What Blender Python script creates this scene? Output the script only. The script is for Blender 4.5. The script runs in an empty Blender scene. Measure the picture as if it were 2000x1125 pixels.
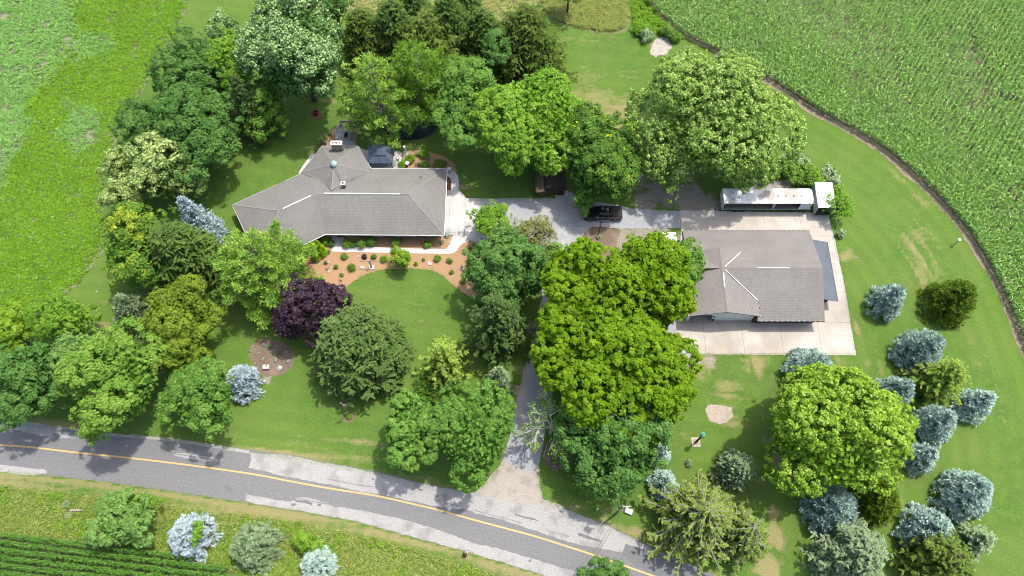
import bpy, bmesh, math, random
import numpy as np
from mathutils import Vector
from mathutils.geometry import tessellate_polygon
scene = bpy.context.scene
C = scene.collection

# ---------------------------------------------------------------- camera, sky, sun
FPX, CAM_H, PITCH = 1556.0, 105.0, math.radians(66)
cam_d = bpy.data.cameras.new('camera'); cam = bpy.data.objects.new('camera', cam_d); C.objects.link(cam)
cam_d.sensor_width = 36; cam_d.lens = FPX * 36 / 2000; cam_d.clip_start = 1; cam_d.clip_end = 9000
cam.location = (0, 0, CAM_H); cam.rotation_euler = (math.radians(90) - PITCH, 0, 0)
scene.camera = cam
SUN_EL, SUN_AZ = math.radians(68.5), math.atan2(0.6, 0.8)      # azimuth measured from +X towards +Y
w = bpy.data.worlds.new('World'); scene.world = w; w.use_nodes = True
nt = w.node_tree; bg = nt.nodes['Background']; sky = nt.nodes.new('ShaderNodeTexSky')
sky.sky_type = 'NISHITA'; sky.sun_disc = False; sky.dust_density = 3.8; sky.sun_elevation = SUN_EL; sky.sun_rotation = math.radians(90) - SUN_AZ
nt.links.new(sky.outputs[0], bg.inputs[0]); bg.inputs[1].default_value = 0.15
sl = bpy.data.lights.new('sun', 'SUN'); sun = bpy.data.objects.new('sun', sl); C.objects.link(sun)
sl.energy = 2.45; sl.angle = math.radians(1.5); sl.color = (1, .955, .88)
sun.rotation_euler = Vector((math.cos(SUN_AZ)*math.cos(SUN_EL), math.sin(SUN_AZ)*math.cos(SUN_EL), math.sin(SUN_EL))).to_track_quat('Z', 'Y').to_euler()
vs = scene.view_settings; vs.view_transform = 'Standard'; vs.look = 'None'; vs.exposure = 1.25; vs.gamma = 1; vs.use_curve_mapping = False

scene.cycles.filter_width = 1.0

# ---------------------------------------------------------------- measuring: photo pixel + height -> metres
SP, CP = math.sin(PITCH), math.cos(PITCH)
def G(px, py, h=0.0):
    v = (562.5 - py) / FPX
    t = (CAM_H - h) / (SP - v * CP)
    return Vector(((px - 1000) / FPX * t, (CP + v * SP) * t, h))
def PM(px, py, h=0.0):                                   # pixels per metre there
    return FPX / ((CAM_H - h) / (SP - (562.5 - py) / FPX * CP))
def GA(a, h=0.0):
    a = np.asarray(a, float); v = (562.5 - a[:, 1]) / FPX
    t = (CAM_H - h) / (SP - v * CP)
    return np.stack([(a[:, 0] - 1000) / FPX * t, (CP + v * SP) * t], 1)

# ---------------------------------------------------------------- materials
def alb(c):
    f = .47 + .33 * (sum(c) / 3) ** 1.7 if sum(c) < 2.1 else .84
    return (c[0] * f, c[1] * f, c[2] * f * .99)
def mat(name, col, rough=.85, col2=None, nscale=3.0, bump=0.0, metal=0.0, spec=.3, detail=6, contrast=(.35, .65), col3=None, n3=.25, c3=(.5,.7)):
    col = alb(col); col2 = alb(col2) if col2 is not None else None; col3 = alb(col3) if col3 is not None else None
    m = bpy.data.materials.new(name); m.use_nodes = True; n = m.node_tree.nodes; l = m.node_tree.links
    b = n['Principled BSDF']; b.inputs['Roughness'].default_value = rough; b.inputs['Metallic'].default_value = metal
    b.inputs['Specular IOR Level'].default_value = spec
    b.inputs['Base Color'].default_value = (*col, 1)
    if col2 is not None:
        tc = n.new('ShaderNodeTexCoord'); no = n.new('ShaderNodeTexNoise'); no.inputs['Scale'].default_value = nscale; no.inputs['Detail'].default_value = detail
        no.inputs['Roughness'].default_value = .65
        l.new(tc.outputs['Object'], no.inputs['Vector'])
        r = n.new('ShaderNodeValToRGB'); r.color_ramp.elements[0].position = contrast[0]; r.color_ramp.elements[1].position = contrast[1]
        r.color_ramp.elements[0].color = (*col, 1); r.color_ramp.elements[1].color = (*col2, 1)
        l.new(no.outputs['Fac'], r.inputs['Fac']); out = r.outputs[0]
        if col3 is not None:
            n2 = n.new('ShaderNodeTexNoise'); n2.inputs['Scale'].default_value = n3; n2.inputs['Detail'].default_value = 5
            l.new(tc.outputs['Object'], n2.inputs['Vector'])
            mr = n.new('ShaderNodeMapRange'); mr.inputs[1].default_value = c3[0]; mr.inputs[2].default_value = c3[1]
            l.new(n2.outputs['Fac'], mr.inputs[0])
            mx = n.new('ShaderNodeMix'); mx.data_type = 'RGBA'; mx.inputs['B'].default_value = (*col3, 1)
            l.new(mr.outputs[0], mx.inputs['Factor']); l.new(out, mx.inputs['A']); out = mx.outputs['Result']
        l.new(out, b.inputs['Base Color'])
        if bump:
            bp = n.new('ShaderNodeBump'); bp.inputs['Strength'].default_value = bump; bp.inputs['Distance'].default_value = .05
            l.new(no.outputs['Fac'], bp.inputs['Height']); l.new(bp.outputs[0], b.inputs['Normal'])
    return m

def leafmat(name, cols, rough=.6, trans=.25, spec=.08, k=1.0, kb=.85, sq=.3):
    """cols: colours over the per-face value v (hue variety of the leaves, painted glints, inner shade)."""
    m = bpy.data.materials.new(name); m.use_nodes = True; n = m.node_tree.nodes; l = m.node_tree.links
    b = n['Principled BSDF']; b.inputs['Roughness'].default_value = rough; b.inputs['Specular IOR Level'].default_value = spec
    at = n.new('ShaderNodeAttribute'); at.attribute_name = 'v'
    r = n.new('ShaderNodeValToRGB'); e = r.color_ramp.elements
    mean = [sum(c[i] for c in cols) / len(cols) for i in range(3)]        # keep the hues together, the light does the rest
    cols = [tuple((c[i] * (1 - sq) + mean[i] * .85 * sq) * k * (kb if i == 2 else 1) for i in range(3)) for c in cols]; k = len(cols)
    e[0].color = (*cols[0], 1); e[0].position = 0; e[1].color = (*cols[-1], 1); e[1].position = 1
    for i in range(1, k - 1):
        x = e.new(i / (k - 1)); x.color = (*cols[i], 1)
    l.new(at.outputs['Fac'], r.inputs['Fac']); l.new(r.outputs[0], b.inputs['Base Color'])
    t = n.new('ShaderNodeBsdfTranslucent'); mx = n.new('ShaderNodeMixShader'); mx.inputs[0].default_value = trans
    g = n.new('ShaderNodeMix'); g.data_type = 'RGBA'; g.blend_type = 'MULTIPLY'; g.inputs['Factor'].default_value = 1; g.inputs['B'].default_value = (1.25, 1.2, .55, 1)
    l.new(r.outputs[0], g.inputs['A']); l.new(g.outputs['Result'], t.inputs['Color'])
    l.new(b.outputs[0], mx.inputs[1]); l.new(t.outputs[0], mx.inputs[2]); l.new(mx.outputs[0], n['Material Output'].inputs[0])
    return m

# ---------------------------------------------------------------- object helpers
def tag(o, label=None, cat=None, group=None, kind=None):
    if label: o['label'] = label
    if cat: o['category'] = cat
    if group: o['group'] = group
    if kind: o['kind'] = kind
    return o
def thing(name, label, cat, loc=(0, 0, 0), rz=0.0, group=None):
    o = bpy.data.objects.new(name, None); C.objects.link(o); o.location = loc; o.rotation_euler = (0, 0, rz)
    o.empty_display_size = .2
    return tag(o, label, cat, group)
def link(name, me, parent=None):
    o = bpy.data.objects.new(name, me); C.objects.link(o)
    if parent: o.parent = parent
    return o
def copy_tree(o, parent=None):
    c = o.copy(); C.objects.link(c); c.parent = parent
    for ch in [x for x in bpy.data.objects if x.parent == o]: copy_tree(ch, c)
    return c

class MB:
    def __init__(s): s.v = []; s.f = []; s.uv = {}
    def quad(s, *pts, uv=None):
        i = len(s.v); s.v += [tuple(p) for p in pts]; s.f.append(tuple(range(i, i + len(pts))))
        if uv: s.uv[len(s.f) - 1] = uv
    def box(s, x0, x1, y0, y1, z0, z1):
        i = len(s.v)
        s.v += [(x0,y0,z0),(x1,y0,z0),(x1,y1,z0),(x0,y1,z0),(x0,y0,z1),(x1,y0,z1),(x1,y1,z1),(x0,y1,z1)]
        s.f += [(i,i+3,i+2,i+1),(i+4,i+5,i+6,i+7),(i,i+1,i+5,i+4),(i+1,i+2,i+6,i+5),(i+2,i+3,i+7,i+6),(i+3,i,i+4,i+7)]
    def prism(s, pts, z0, z1):
        n = len(pts); i = len(s.v)
        s.v += [(p[0], p[1], z0) for p in pts] + [(p[0], p[1], z1) for p in pts]
        s.f.append(tuple(range(i + n - 1, i - 1, -1))); s.f.append(tuple(range(i + n, i + 2 * n)))
        for k in range(n):
            q = (k + 1) % n; s.f.append((i + k, i + q, i + n + q, i + n + k))
    def tube(s, pts, rads, n=6, cap=True):
        pts = [Vector(p) for p in pts]; rings = []
        for k, p in enumerate(pts):
            d = (pts[min(k + 1, len(pts) - 1)] - pts[max(k - 1, 0)]).normalized()
            a = d.orthogonal().normalized(); b = d.cross(a)
            i = len(s.v); rings.append(i)
            for q in range(n):
                t = 2 * math.pi * q / n
                s.v.append(tuple(p + (a * math.cos(t) + b * math.sin(t)) * rads[k]))
        for k in range(len(pts) - 1):
            for q in range(n):
                q2 = (q + 1) % n
                s.f.append((rings[k] + q, rings[k] + q2, rings[k + 1] + q2, rings[k + 1] + q))
        if cap:
            s.f.append(tuple(rings[0] + q for q in range(n - 1, -1, -1))); s.f.append(tuple(rings[-1] + q for q in range(n)))
    def lathe(s, prof, n=12, c=(0, 0), phase=0):
        i0 = len(s.v)
        for r, z in prof:
            for q in range(n):
                t = 2 * math.pi * q / n + phase; s.v.append((c[0] + r * math.cos(t), c[1] + r * math.sin(t), z))
        for k in range(len(prof) - 1):
            for q in range(n):
                q2 = (q + 1) % n
                s.f.append((i0 + k*n + q, i0 + k*n + q2, i0 + (k+1)*n + q2, i0 + (k+1)*n + q))
        s.f.append(tuple(i0 + q for q in range(n - 1, -1, -1))); s.f.append(tuple(i0 + (len(prof)-1)*n + q for q in range(n)))
    def build(s, name, m, parent=None, bevel=0, smooth=False):
        me = bpy.data.meshes.new(name); me.from_pydata(s.v, [], s.f); me.materials.append(m)
        if s.uv:
            ul = me.uv_layers.new(name='uv')
            for p in me.polygons:
                if p.index in s.uv:
                    for li, u in zip(p.loop_indices, s.uv[p.index]): ul.data[li].uv = u
        if smooth:
            for p in me.polygons: p.use_smooth = True
        o = link(name, me, parent)
        if bevel:
            b = o.modifiers.new('b', 'BEVEL'); b.width = bevel; b.segments = 2; b.limit_method = 'ANGLE'
        return o

def np_mesh(name, V, Fc, m, attr=None, parent=None):
    """V (n,3) vertices, Fc (k,4) faces, attr (k,) per-face value v."""
    me = bpy.data.meshes.new(name); nv, nf = len(V), len(Fc); k = Fc.shape[1]
    me.vertices.add(nv); me.vertices.foreach_set('co', np.ascontiguousarray(V, np.float32).ravel())
    me.loops.add(nf * k); me.loops.foreach_set('vertex_index', np.ascontiguousarray(Fc, np.int32).ravel())
    me.polygons.add(nf); me.polygons.foreach_set('loop_start', np.arange(0, nf * k, k, dtype=np.int32))
    if attr is not None:
        a = me.attributes.new('v', 'FLOAT', 'FACE'); a.data.foreach_set('value', np.ascontiguousarray(attr, np.float32))
    me.materials.append(m); me.update(); me.validate()
    return link(name, me, parent)

def unit(a): return a / (np.linalg.norm(a, axis=-1, keepdims=True) + 1e-9)
def leaf_quads(P, N, T, L, W, fold=0.0):
    """rhombic leaf faces at P, normal N, long axis about T, length L, width W."""
    N = unit(N); T = unit(T - N * (T * N).sum(1, keepdims=True)); B = np.cross(N, T)
    L = np.broadcast_to(np.asarray(L, float), (len(P),))[:, None]; W = np.broadcast_to(np.asarray(W, float), (len(P),))[:, None]
    V = np.stack([P - T * L / 2, P + B * W / 2 + T * L * .08, P + T * L / 2, P - B * W / 2 + T * L * .08], 1).reshape(-1, 3)
    return V, np.arange(len(P) * 4).reshape(-1, 4)

# ---------------------------------------------------------------- numeric value noise for outlines and densities
_rg = np.random.default_rng(5); _tab = _rg.random((256, 256))
def vnoise(x, y):
    xi = np.floor(x).astype(int); yi = np.floor(y).astype(int); fx = x - xi; fy = y - yi
    fx = fx * fx * (3 - 2 * fx); fy = fy * fy * (3 - 2 * fy)
    g = lambda a, b: _tab[a & 255, b & 255]
    return (g(xi, yi) * (1 - fx) + g(xi + 1, yi) * fx) * (1 - fy) + (g(xi, yi + 1) * (1 - fx) + g(xi + 1, yi + 1) * fx) * fy
def fnoise(x, y, s=1.0): return (vnoise(x*s, y*s) + .5 * vnoise(x*s*2.1+9, y*s*2.1) + .25 * vnoise(x*s*4.3, y*s*4.3+7)) / 1.75
def inpoly(P, poly):
    x, y = P[:, 0], P[:, 1]; r = np.zeros(len(P), bool); n = len(poly); j = n - 1
    for i in range(n):
        xi, yi = poly[i]; xj, yj = poly[j]
        c = ((yi > y) != (yj > y)) & (x < (xj - xi) * (y - yi) / (yj - yi + 1e-12) + xi); r ^= c; j = i
    return r
def dline(P, line):                                    # distance to a polyline
    d = np.full(len(P), 1e9)
    for a, b in zip(line[:-1], line[1:]):
        a = np.asarray(a); ab = np.asarray(b) - a
        t = np.clip(((P - a) @ ab) / (ab @ ab), 0, 1)
        d = np.minimum(d, np.linalg.norm(P - a - t[:, None] * ab, axis=1))
    return d
def smooth_line(pts, sub=8, closed=True):
    pts = [np.asarray(p, float) for p in pts]; n = len(pts); out = []
    rng = range(n) if closed else range(n - 1)
    for i in rng:
        p0 = pts[(i-1) % n] if closed or i > 0 else pts[0]; p1 = pts[i]; p2 = pts[(i+1) % n]; p3 = pts[(i+2) % n] if closed or i + 2 < n else pts[-1]
        for k in range(sub):
            t = k / sub
            out.append(.5 * ((2*p1) + (-p0+p2)*t + (2*p0-5*p1+4*p2-p3)*t*t + (-p0+3*p1-3*p2+p3)*t**3))
    if not closed: out.append(pts[-1])
    return np.array(out)
def densify(P, step):
    out = []
    n = len(P)
    for i in range(n):
        a = P[i]; b = P[(i+1) % n]; k = max(1, int(np.linalg.norm(b - a) / step))
        for q in range(k): out.append(a + (b - a) * q / k)
    return np.array(out)
def sheet(name, px, z, m, smooth=False, jit=0.0, thick=0.0, parent=None, structure=True, step=.35, jscale=1.1):
    P = GA(smooth_line(px, 8) if smooth else px, 0.0)
    if jit:
        P = densify(P, step)
        P = P + jit * 2 * np.stack([fnoise(P[:, 0]+40, P[:, 1]+3, jscale) - .5, fnoise(P[:, 0]-17, P[:, 1]+60, jscale) - .5], 1) \
              + jit * .8 * (np.random.default_rng(len(P)).random((len(P), 2)) - .5)
    b = MB(); n = len(P)
    tris = tessellate_polygon([[Vector((p[0], p[1], 0)) for p in P]])
    b.v = [(p[0], p[1], z) for p in P]
    for t in tris:
        a, c, d = (P[t[0]], P[t[1]], P[t[2]])
        cr = (c[0]-a[0])*(d[1]-a[1]) - (c[1]-a[1])*(d[0]-a[0])
        b.f.append(tuple(t) if cr > 0 else (t[0], t[2], t[1]))
    if thick:
        b.v += [(p[0], p[1], z - thick) for p in P]
        for i in range(n): b.f.append((i, (i+1) % n, n + (i+1) % n, n + i))
    o = b.build(name, m, parent)
    if structure: tag(o, kind='structure')
    return o
# ================================================================ GROUND
ROAD_S = [(-60,918),(0,920),(90,930),(150,935),(250,948),(400,970),(500,985),(620,1005),(700,1020),(800,1048),(900,1075),(1000,1105),(1080,1130),(1160,1156),(1300,1205)]
ROAD_N = [(-60,815),(0,821),(60,826),(135,836),(210,846),(335,858),(420,870),(545,885),(640,903),(700,914),(740,922),(830,944),(900,957),(930,962),(1000,975),(1060,985),(1100,992),(1180,1022),(1230,1046),(1300,1082),(1345,1102),(1400,1125),(1470,1160),(1530,1200)]
CORN_E = [(1228,-40),(1254,0),(1290,35),(1332,70),(1400,104),(1470,140),(1540,182),(1600,222),(1700,277),(1760,322),(1820,378),(1880,445),(1925,515),(1960,585),(1990,655),(2012,720),(2040,830),(2060,960)]
CROP_W = [(372,-40),(366,0),(360,28),(345,60),(320,95),(300,140),(262,200),(228,260),(205,330),(195,400),(205,455),(200,490),(150,555),(110,590),(60,606),(0,612),(-80,618)]
CORN_S = [(-60,1038),(0,1046),(100,1050),(200,1061),(300,1079),(380,1091),(440,1108),(480,1132),(500,1180)]
xs = np.concatenate([[-2500,-1200,-600,-300,-180,-130], np.arange(-100, 100.01, .42), [130,180,300,600,1200,2500]])
ys = np.concatenate([[-2500,-1200,-500,-200,-80,-30], np.arange(-5, 112.01, .42), [140,180,260,400,700,1300,2500]])
XX, YY = np.meshgrid(xs, ys); P2 = np.stack([XX.ravel(), YY.ravel()], 1); nv = len(P2); nx = len(xs)
DRY = [(1810,400,45,.5),(1800,470,45,.6),(1815,530,50,.6),(1835,600,30,.4),(1760,330,45,.4),(1720,260,30,.25),(1652,500,14,1),(1665,560,10,.6),(1675,640,12,.7),
 (1170,205,50,.8),(1215,215,40,.9),(1120,95,40,.4),(1200,255,40,.9),(1150,160,50,.6),(1110,200,40,.7),(1230,150,30,.3),(1190,110,25,.35),(1150,68,60,.3),
 (820,600,40,.35),(750,560,30,.3),(700,860,60,.35),(600,885,60,.35),(470,850,30,.5),(640,780,40,.25),(780,640,30,.4),(500,800,60,.25),(850,580,30,.2),(560,870,40,.3),
 (1370,715,26,.9),(1420,760,22,.7),(1478,710,24,1),(1430,830,20,.6),(1500,860,20,.8),(1535,905,32,1),(1470,930,30,.5),(1513,1050,20,1.5),(1513,1000,12,1.2),(1500,1110,22,1.5),(1580,720,20,.5),(1700,720,25,.5),(1640,705,40,.4),(1340,860,25,.3),(1710,760,20,.6),
 (1230,880,14,.4),(210,600,25,.5),(200,640,15,.6),(590,230,30,.3),(660,200,40,.5),(905,365,14,.8),(960,350,20,.4),(1460,900,50,.2),(1740,950,20,.5),(1760,985,20,.5),(1700,1020,12,.4),(1920,900,30,.2),(1950,1060,25,.25),(1920,700,40,.2),(1960,820,30,.2),
 (1310,740,20,.4),(1350,690,20,.7),(1080,985,12,.8),(1120,1000,12,.9),(1180,1012,14,.9),(1240,1045,16,.9),(1290,1065,16,.9),(470,120,22,.2),(440,20,30,.15)]
DIRT = [(1300,372,44,1.0),(1262,395,30,.9),(1350,390,40,1.1),(1240,350,40,.8),(1320,330,50,.9),(1380,400,30,1.2),(1210,462,30,1),(1255,462,34,.9),(1290,440,22,1),(1305,470,20,.8),(1325,470,16,.9),(600,165,34,.7),(690,190,30,.6),(1100,290,34,.7),(545,200,30,.5),(760,165,40,.8),(860,110,50,.7),(960,130,40,.6),(700,130,40,.6),
 (1285,88,16,1.2),(1405,808,17,1.1),(1392,815,10,1),(1418,812,10,1),(1362,698,14,1.1),(1385,704,14,1),(1345,706,14,.9),(1060,940,8,.6),(985,890,10,.9),(1000,860,8,.9),(1015,760,12,.8),(1020,720,14,.7),(1040,640,16,.9),(495,760,14,.7),(520,742,16,.6),(480,745,14,.6),(850,720,20,.4),
 (1100,640,60,.6),(1250,600,60,.6),(1200,680,60,.5),(1110,900,20,.5),(930,700,20,.3),(340,700,60,.3),(240,700,70,.3),(1650,900,60,.25),(955,780,20,.5)]
def blobs(L, aniso=1.0):
    o = np.zeros(nv)
    for px, py, r, a in L:
        c = GA([(px, py)])[0]; R = r / 12.9
        d2 = ((P2 - c) ** 2).sum(1) / (R * R)
        o = np.maximum(o, a * np.exp(-d2 * .9))
    return o
dry = blobs(DRY); dirt = blobs(DIRT)
cl = GA(smooth_line(CORN_E, 4, False)); dE = dline(P2, cl)
rs = GA(smooth_line(ROAD_S, 3, False)); dS = dline(P2, rs); rn = GA(smooth_line(ROAD_N, 3, False)); dN = dline(P2, rn)
south = P2[:, 1] < np.interp(P2[:, 0], rs[:, 0], rs[:, 1])
dry = np.maximum(dry, np.where(south, np.clip(1.25 - dS / 2.4, 0, 1), np.where(dN < 6, np.clip(.85 - dN / 1.5, 0, 1), 0)))
edgeN = np.clip(.8 - dE / 1.6, 0, 1) * .8
east = (P2[:, 0] > 20) & (P2[:, 1] > 5)
lush = np.where(east & (dE > .5) & (dE < 2.6), .35, 0) + np.where(south & (dS > 5), .55, 0)
P_px = lambda L: [tuple(q) for q in GA(L)]
# mowing passes: concentric with the corn on the east, level on the rest
ph = np.where(P2[:, 0] > 33, dE, P2[:, 1] + .12 * P2[:, 0])
mow = .5 + .5 * np.clip(2.5 * np.sin(ph * 2 * math.pi / 2.6), -1, 1) * (.4 + .6 * fnoise(P2[:, 0], P2[:, 1], .08))
along = np.where(P2[:, 0] > 33, P2[:, 1] - .4 * P2[:, 0], P2[:, 0])
streak = fnoise(ph * 1.9 + 30, along * .10 + 11, 1.0)
gx = np.arange(nv).reshape(len(ys), nx)
Fq = np.stack([gx[:-1, :-1], gx[:-1, 1:], gx[1:, 1:], gx[1:, :-1]], -1).reshape(-1, 4)
def lawn_mat():
    m = bpy.data.materials.new('lawn'); m.use_nodes = True; n = m.node_tree.nodes; l = m.node_tree.links; b = n['Principled BSDF']
    b.inputs['Roughness'].default_value = .95; b.inputs['Specular IOR Level'].default_value = .15
    tc = n.new('ShaderNodeTexCoord')
    def noise(s, d=6, r=.6):
        x = n.new('ShaderNodeTexNoise'); x.inputs['Scale'].default_value = s; x.inputs['Detail'].default_value = d; x.inputs['Roughness'].default_value = r
        l.new(tc.outputs['Object'], x.inputs['Vector']); return x.outputs['Fac']
    def mr(x, a, bb, c=0, d=1):
        q = n.new('ShaderNodeMapRange'); q.inputs[1].default_value = a; q.inputs[2].default_value = bb; q.inputs[3].default_value = c; q.inputs[4].default_value = d; l.new(x, q.inputs[0]); return q.outputs[0]
    def mix(f, A, B):
        q = n.new('ShaderNodeMix'); q.data_type = 'RGBA'
        l.new(f, q.inputs['Factor'])
        for s, v in (('A', A), ('B', B)):
            if isinstance(v, tuple): q.inputs[s].default_value = (v[0]*.54, v[1]*.56, v[2]*.42 if v[1] > v[0] else v[2]*.56, 1)
            else: l.new(v, q.inputs[s])
        return q.outputs['Result']
    def math_(op, a, b_, c=None):
        q = n.new('ShaderNodeMath'); q.operation = op
        for i, v in enumerate([a, b_] + ([c] if c is not None else [])):
            if isinstance(v, (int, float)): q.inputs[i].default_value = v
            else: l.new(v, q.inputs[i])
        return q.outputs[0]
    def att(nm):
        q = n.new('ShaderNodeAttribute'); q.attribute_name = nm; return q.outputs['Fac']
    fine = noise(5.5, 5, .75); med = noise(.55, 6, .65); big = noise(.07, 4); big2 = noise(.16, 6, .7)
    col = mix(mr(med, .35, .65), (.080, .175, .032), (.125, .240, .046))
    col = mix(mr(big, .4, .62), col, (.145, .240, .05))
    col = mix(math_('MULTIPLY', att('mow'), .5), col, (.085, .185, .038))
    col = mix(math_('MULTIPLY', att('lush'), .8), col, (.125, .25, .032))
    col = mix(mr(noise(1.6, 8, .8), .44, .68, 0, .42), col, (.23, .235, .085))
    col = mix(mr(noise(2.7, 6, .8), .58, .72, 0, .5), col, (.115, .29, .03))
    dn = math_('ADD', math_('ADD', att('dry'), math_('MULTIPLY', math_('SUBTRACT', noise(.8, 7, .75), .5), 1.5)), math_('MULTIPLY', math_('SUBTRACT', att('streak'), .5), 1.3))
    col = mix(mr(big2, .48, .68, 0, .25), col, (.20, .19, .075))
    col = mix(mr(dn, .38, .95, 0, .85), col, (.36, .30, .14))
    dd = math_('ADD', att('dirt'), math_('MULTIPLY', math_('SUBTRACT', noise(.7, 7, .7), .5), 1.9))
    dcol = mix(mr(fine, .35, .65), (.27, .225, .17), (.46, .40, .33))
    col = mix(mr(dd, .42, .75), col, dcol)
    v = n.new('ShaderNodeMix'); v.data_type = 'RGBA'; v.blend_type = 'MULTIPLY'; v.inputs['Factor'].default_value = 1
    l.new(col, v.inputs['A']); g = n.new('ShaderNodeCombineColor'); f2 = mr(fine, .3, .7, .66, 1.34)
    for i in range(3): l.new(f2, g.inputs[i])
    l.new(g.outputs[0], v.inputs['B']); l.new(v.outputs['Result'], b.inputs['Base Color'])
    bp = n.new('ShaderNodeBump'); bp.inputs['Strength'].default_value = .35; bp.inputs['Distance'].default_value = .06; l.new(fine, bp.inputs['Height']); l.new(bp.outputs[0], b.inputs['Normal'])
    return m
M_lawn = lawn_mat()
ground = np_mesh('ground', np.column_stack([P2, np.zeros(nv)]), Fq, M_lawn)
for nm, a in (('dry', dry + edgeN * .6), ('dirt', dirt + edgeN * .4), ('lush', lush), ('mow', mow), ('streak', streak)):
    at = ground.data.attributes.new(nm, 'FLOAT', 'POINT'); at.data.foreach_set('value', a.astype(np.float32))
tag(ground, kind='structure')

# ---------------------------------------------------------------- surface materials
M_asph = mat('asphalt', (.215,.215,.218), .9, (.29,.29,.293), 4, .15, col3=(.26,.26,.262), n3=.3)
M_chip = mat('chip_gravel', (.37,.36,.345), .95, (.52,.51,.49), 6, .3, col3=(.33,.32,.305), n3=.5)
M_patchd = mat('tar_patch', (.17,.17,.175), .9, (.28,.28,.28), 5)
M_gravel = mat('driveway_gravel', (.35,.37,.395), .95, (.46,.48,.50), 7, .35, col3=(.50,.50,.495), n3=.45, c3=(.5,.68))
M_mouth = mat('tan_gravel', (.40,.36,.31), .95, (.53,.49,.43), 7, .35, col3=(.33,.30,.26), n3=.6)
M_mulch = mat('wood_mulch', (.40,.235,.125), .95, (.57,.365,.21), 9, .6, detail=8)
M_mulchd = mat('old_mulch', (.17,.125,.09), .95, (.32,.24,.17), 5, .6, detail=10, col3=(.34,.26,.18), n3=.5)
M_yellow = mat('yellow_paint', (.80,.54,.20), .7, (.60,.42,.20), 6)
M_soil = mat('field_soil', (.19,.24,.09), .95, (.38,.34,.27), 1.2, .3)
M_cornsoil = mat('corn_soil', (.17,.17,.09), .95, (.27,.24,.15), 1.5, .3)
M_dirtstrip = mat('bare_strip', (.26,.20,.145), .95, (.42,.34,.25), 2.2, .4)
def concrete(name, a, b_, sx, sy, crack=0.0, line=(.40,.38,.35), rot=0, stain=None):
    m = mat(name, a, .9, b_, .35, col3=stain, n3=.15)
    n = m.node_tree.nodes; l = m.node_tree.links; b = n['Principled BSDF']; src = b.inputs['Base Color'].links[0].from_socket
    tc = n.new('ShaderNodeTexCoord'); mp = n.new('ShaderNodeMapping'); mp.inputs['Rotation'].default_value = (0, 0, rot); l.new(tc.outputs['Object'], mp.inputs[0])
    br = n.new('ShaderNodeTexBrick'); br.offset = 0; br.inputs['Scale'].default_value = 1; br.inputs['Brick Width'].default_value = sx; br.inputs['Row Height'].default_value = sy
    br.inputs['Mortar Size'].default_value = .03; br.inputs['Color1'].default_value = (1,1,1,1); br.inputs['Color2'].default_value = (.93,.93,.93,1); br.inputs['Mortar'].default_value = (*line, 1)
    l.new(mp.outputs[0], br.inputs['Vector'])
    q = n.new('ShaderNodeMix'); q.data_type = 'RGBA'; q.blend_type = 'MULTIPLY'; q.inputs['Factor'].default_value = .8 if crack else .55; l.new(src, q.inputs['A']); l.new(br.outputs['Color'], q.inputs['B']); out = q.outputs['Result']
    f = n.new('ShaderNodeTexNoise'); f.inputs['Scale'].default_value = 9; f.inputs['Detail'].default_value = 4; l.new(tc.outputs['Object'], f.inputs['Vector'])
    r = n.new('ShaderNodeValToRGB'); r.color_ramp.elements[0].color = (.84,.84,.84,1); r.color_ramp.elements[1].color = (1.05,1.05,1.05,1); l.new(f.outputs['Fac'], r.inputs['Fac'])
    q2 = n.new('ShaderNodeMix'); q2.data_type = 'RGBA'; q2.blend_type = 'MULTIPLY'; q2.inputs['Factor'].default_value = 1; l.new(out, q2.inputs['A']); l.new(r.outputs[0], q2.inputs['B']); out = q2.outputs['Result']
    if crack:
        no = n.new('ShaderNodeTexNoise'); no.inputs['Scale'].default_value = .8; no.inputs['Detail'].default_value = 5; l.new(tc.outputs['Object'], no.inputs['Vector'])
        ad = n.new('ShaderNodeMix'); ad.data_type = 'VECTOR'; ad.inputs['Factor'].default_value = .45; l.new(tc.outputs['Object'], ad.inputs['A']); l.new(no.outputs['Color'], ad.inputs['B'])
        vo = n.new('ShaderNodeTexVoronoi'); vo.feature = 'DISTANCE_TO_EDGE'; vo.inputs['Scale'].default_value = crack; l.new(ad.outputs['Result'], vo.inputs['Vector'])
        mr = n.new('ShaderNodeMapRange'); mr.inputs[1].default_value = .010; mr.inputs[2].default_value = .028; mr.inputs[3].default_value = .75; mr.inputs[4].default_value = 0; l.new(vo.outputs['Distance'], mr.inputs[0])
        gate = n.new('ShaderNodeTexNoise'); gate.inputs['Scale'].default_value = .22; l.new(tc.outputs['Object'], gate.inputs['Vector'])
        gm = n.new('ShaderNodeMapRange'); gm.inputs[1].default_value = .42; gm.inputs[2].default_value = .55; l.new(gate.outputs['Fac'], gm.inputs[0])
        mu = n.new('ShaderNodeMath'); mu.operation = 'MULTIPLY'; l.new(mr.outputs[0], mu.inputs[0]); l.new(gm.outputs[0], mu.inputs[1])
        q3 = n.new('ShaderNodeMix'); q3.data_type = 'RGBA'; q3.inputs['B'].default_value = (.30,.25,.19,1); l.new(mu.outputs[0], q3.inputs['Factor']); l.new(out, q3.inputs['A']); out = q3.outputs['Result']
    l.new(out, b.inputs['Base Color']); return m
M_pad = concrete('garage_pad_concrete', (.54,.495,.44), (.64,.60,.54), 5.4, 4.6, crack=.42, line=(.5,.45,.38), stain=(.46,.42,.36))
M_apron = concrete('apron_concrete', (.60,.59,.575), (.66,.65,.635), 2.35, 3.1, stain=(.42,.41,.395))
M_walk = concrete('walk_concrete', (.64,.63,.61), (.70,.69,.67), 1.28, 40)
M_patio = concrete('patio_concrete', (.40,.41,.42), (.47,.48,.49), 3, 1.6)

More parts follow.
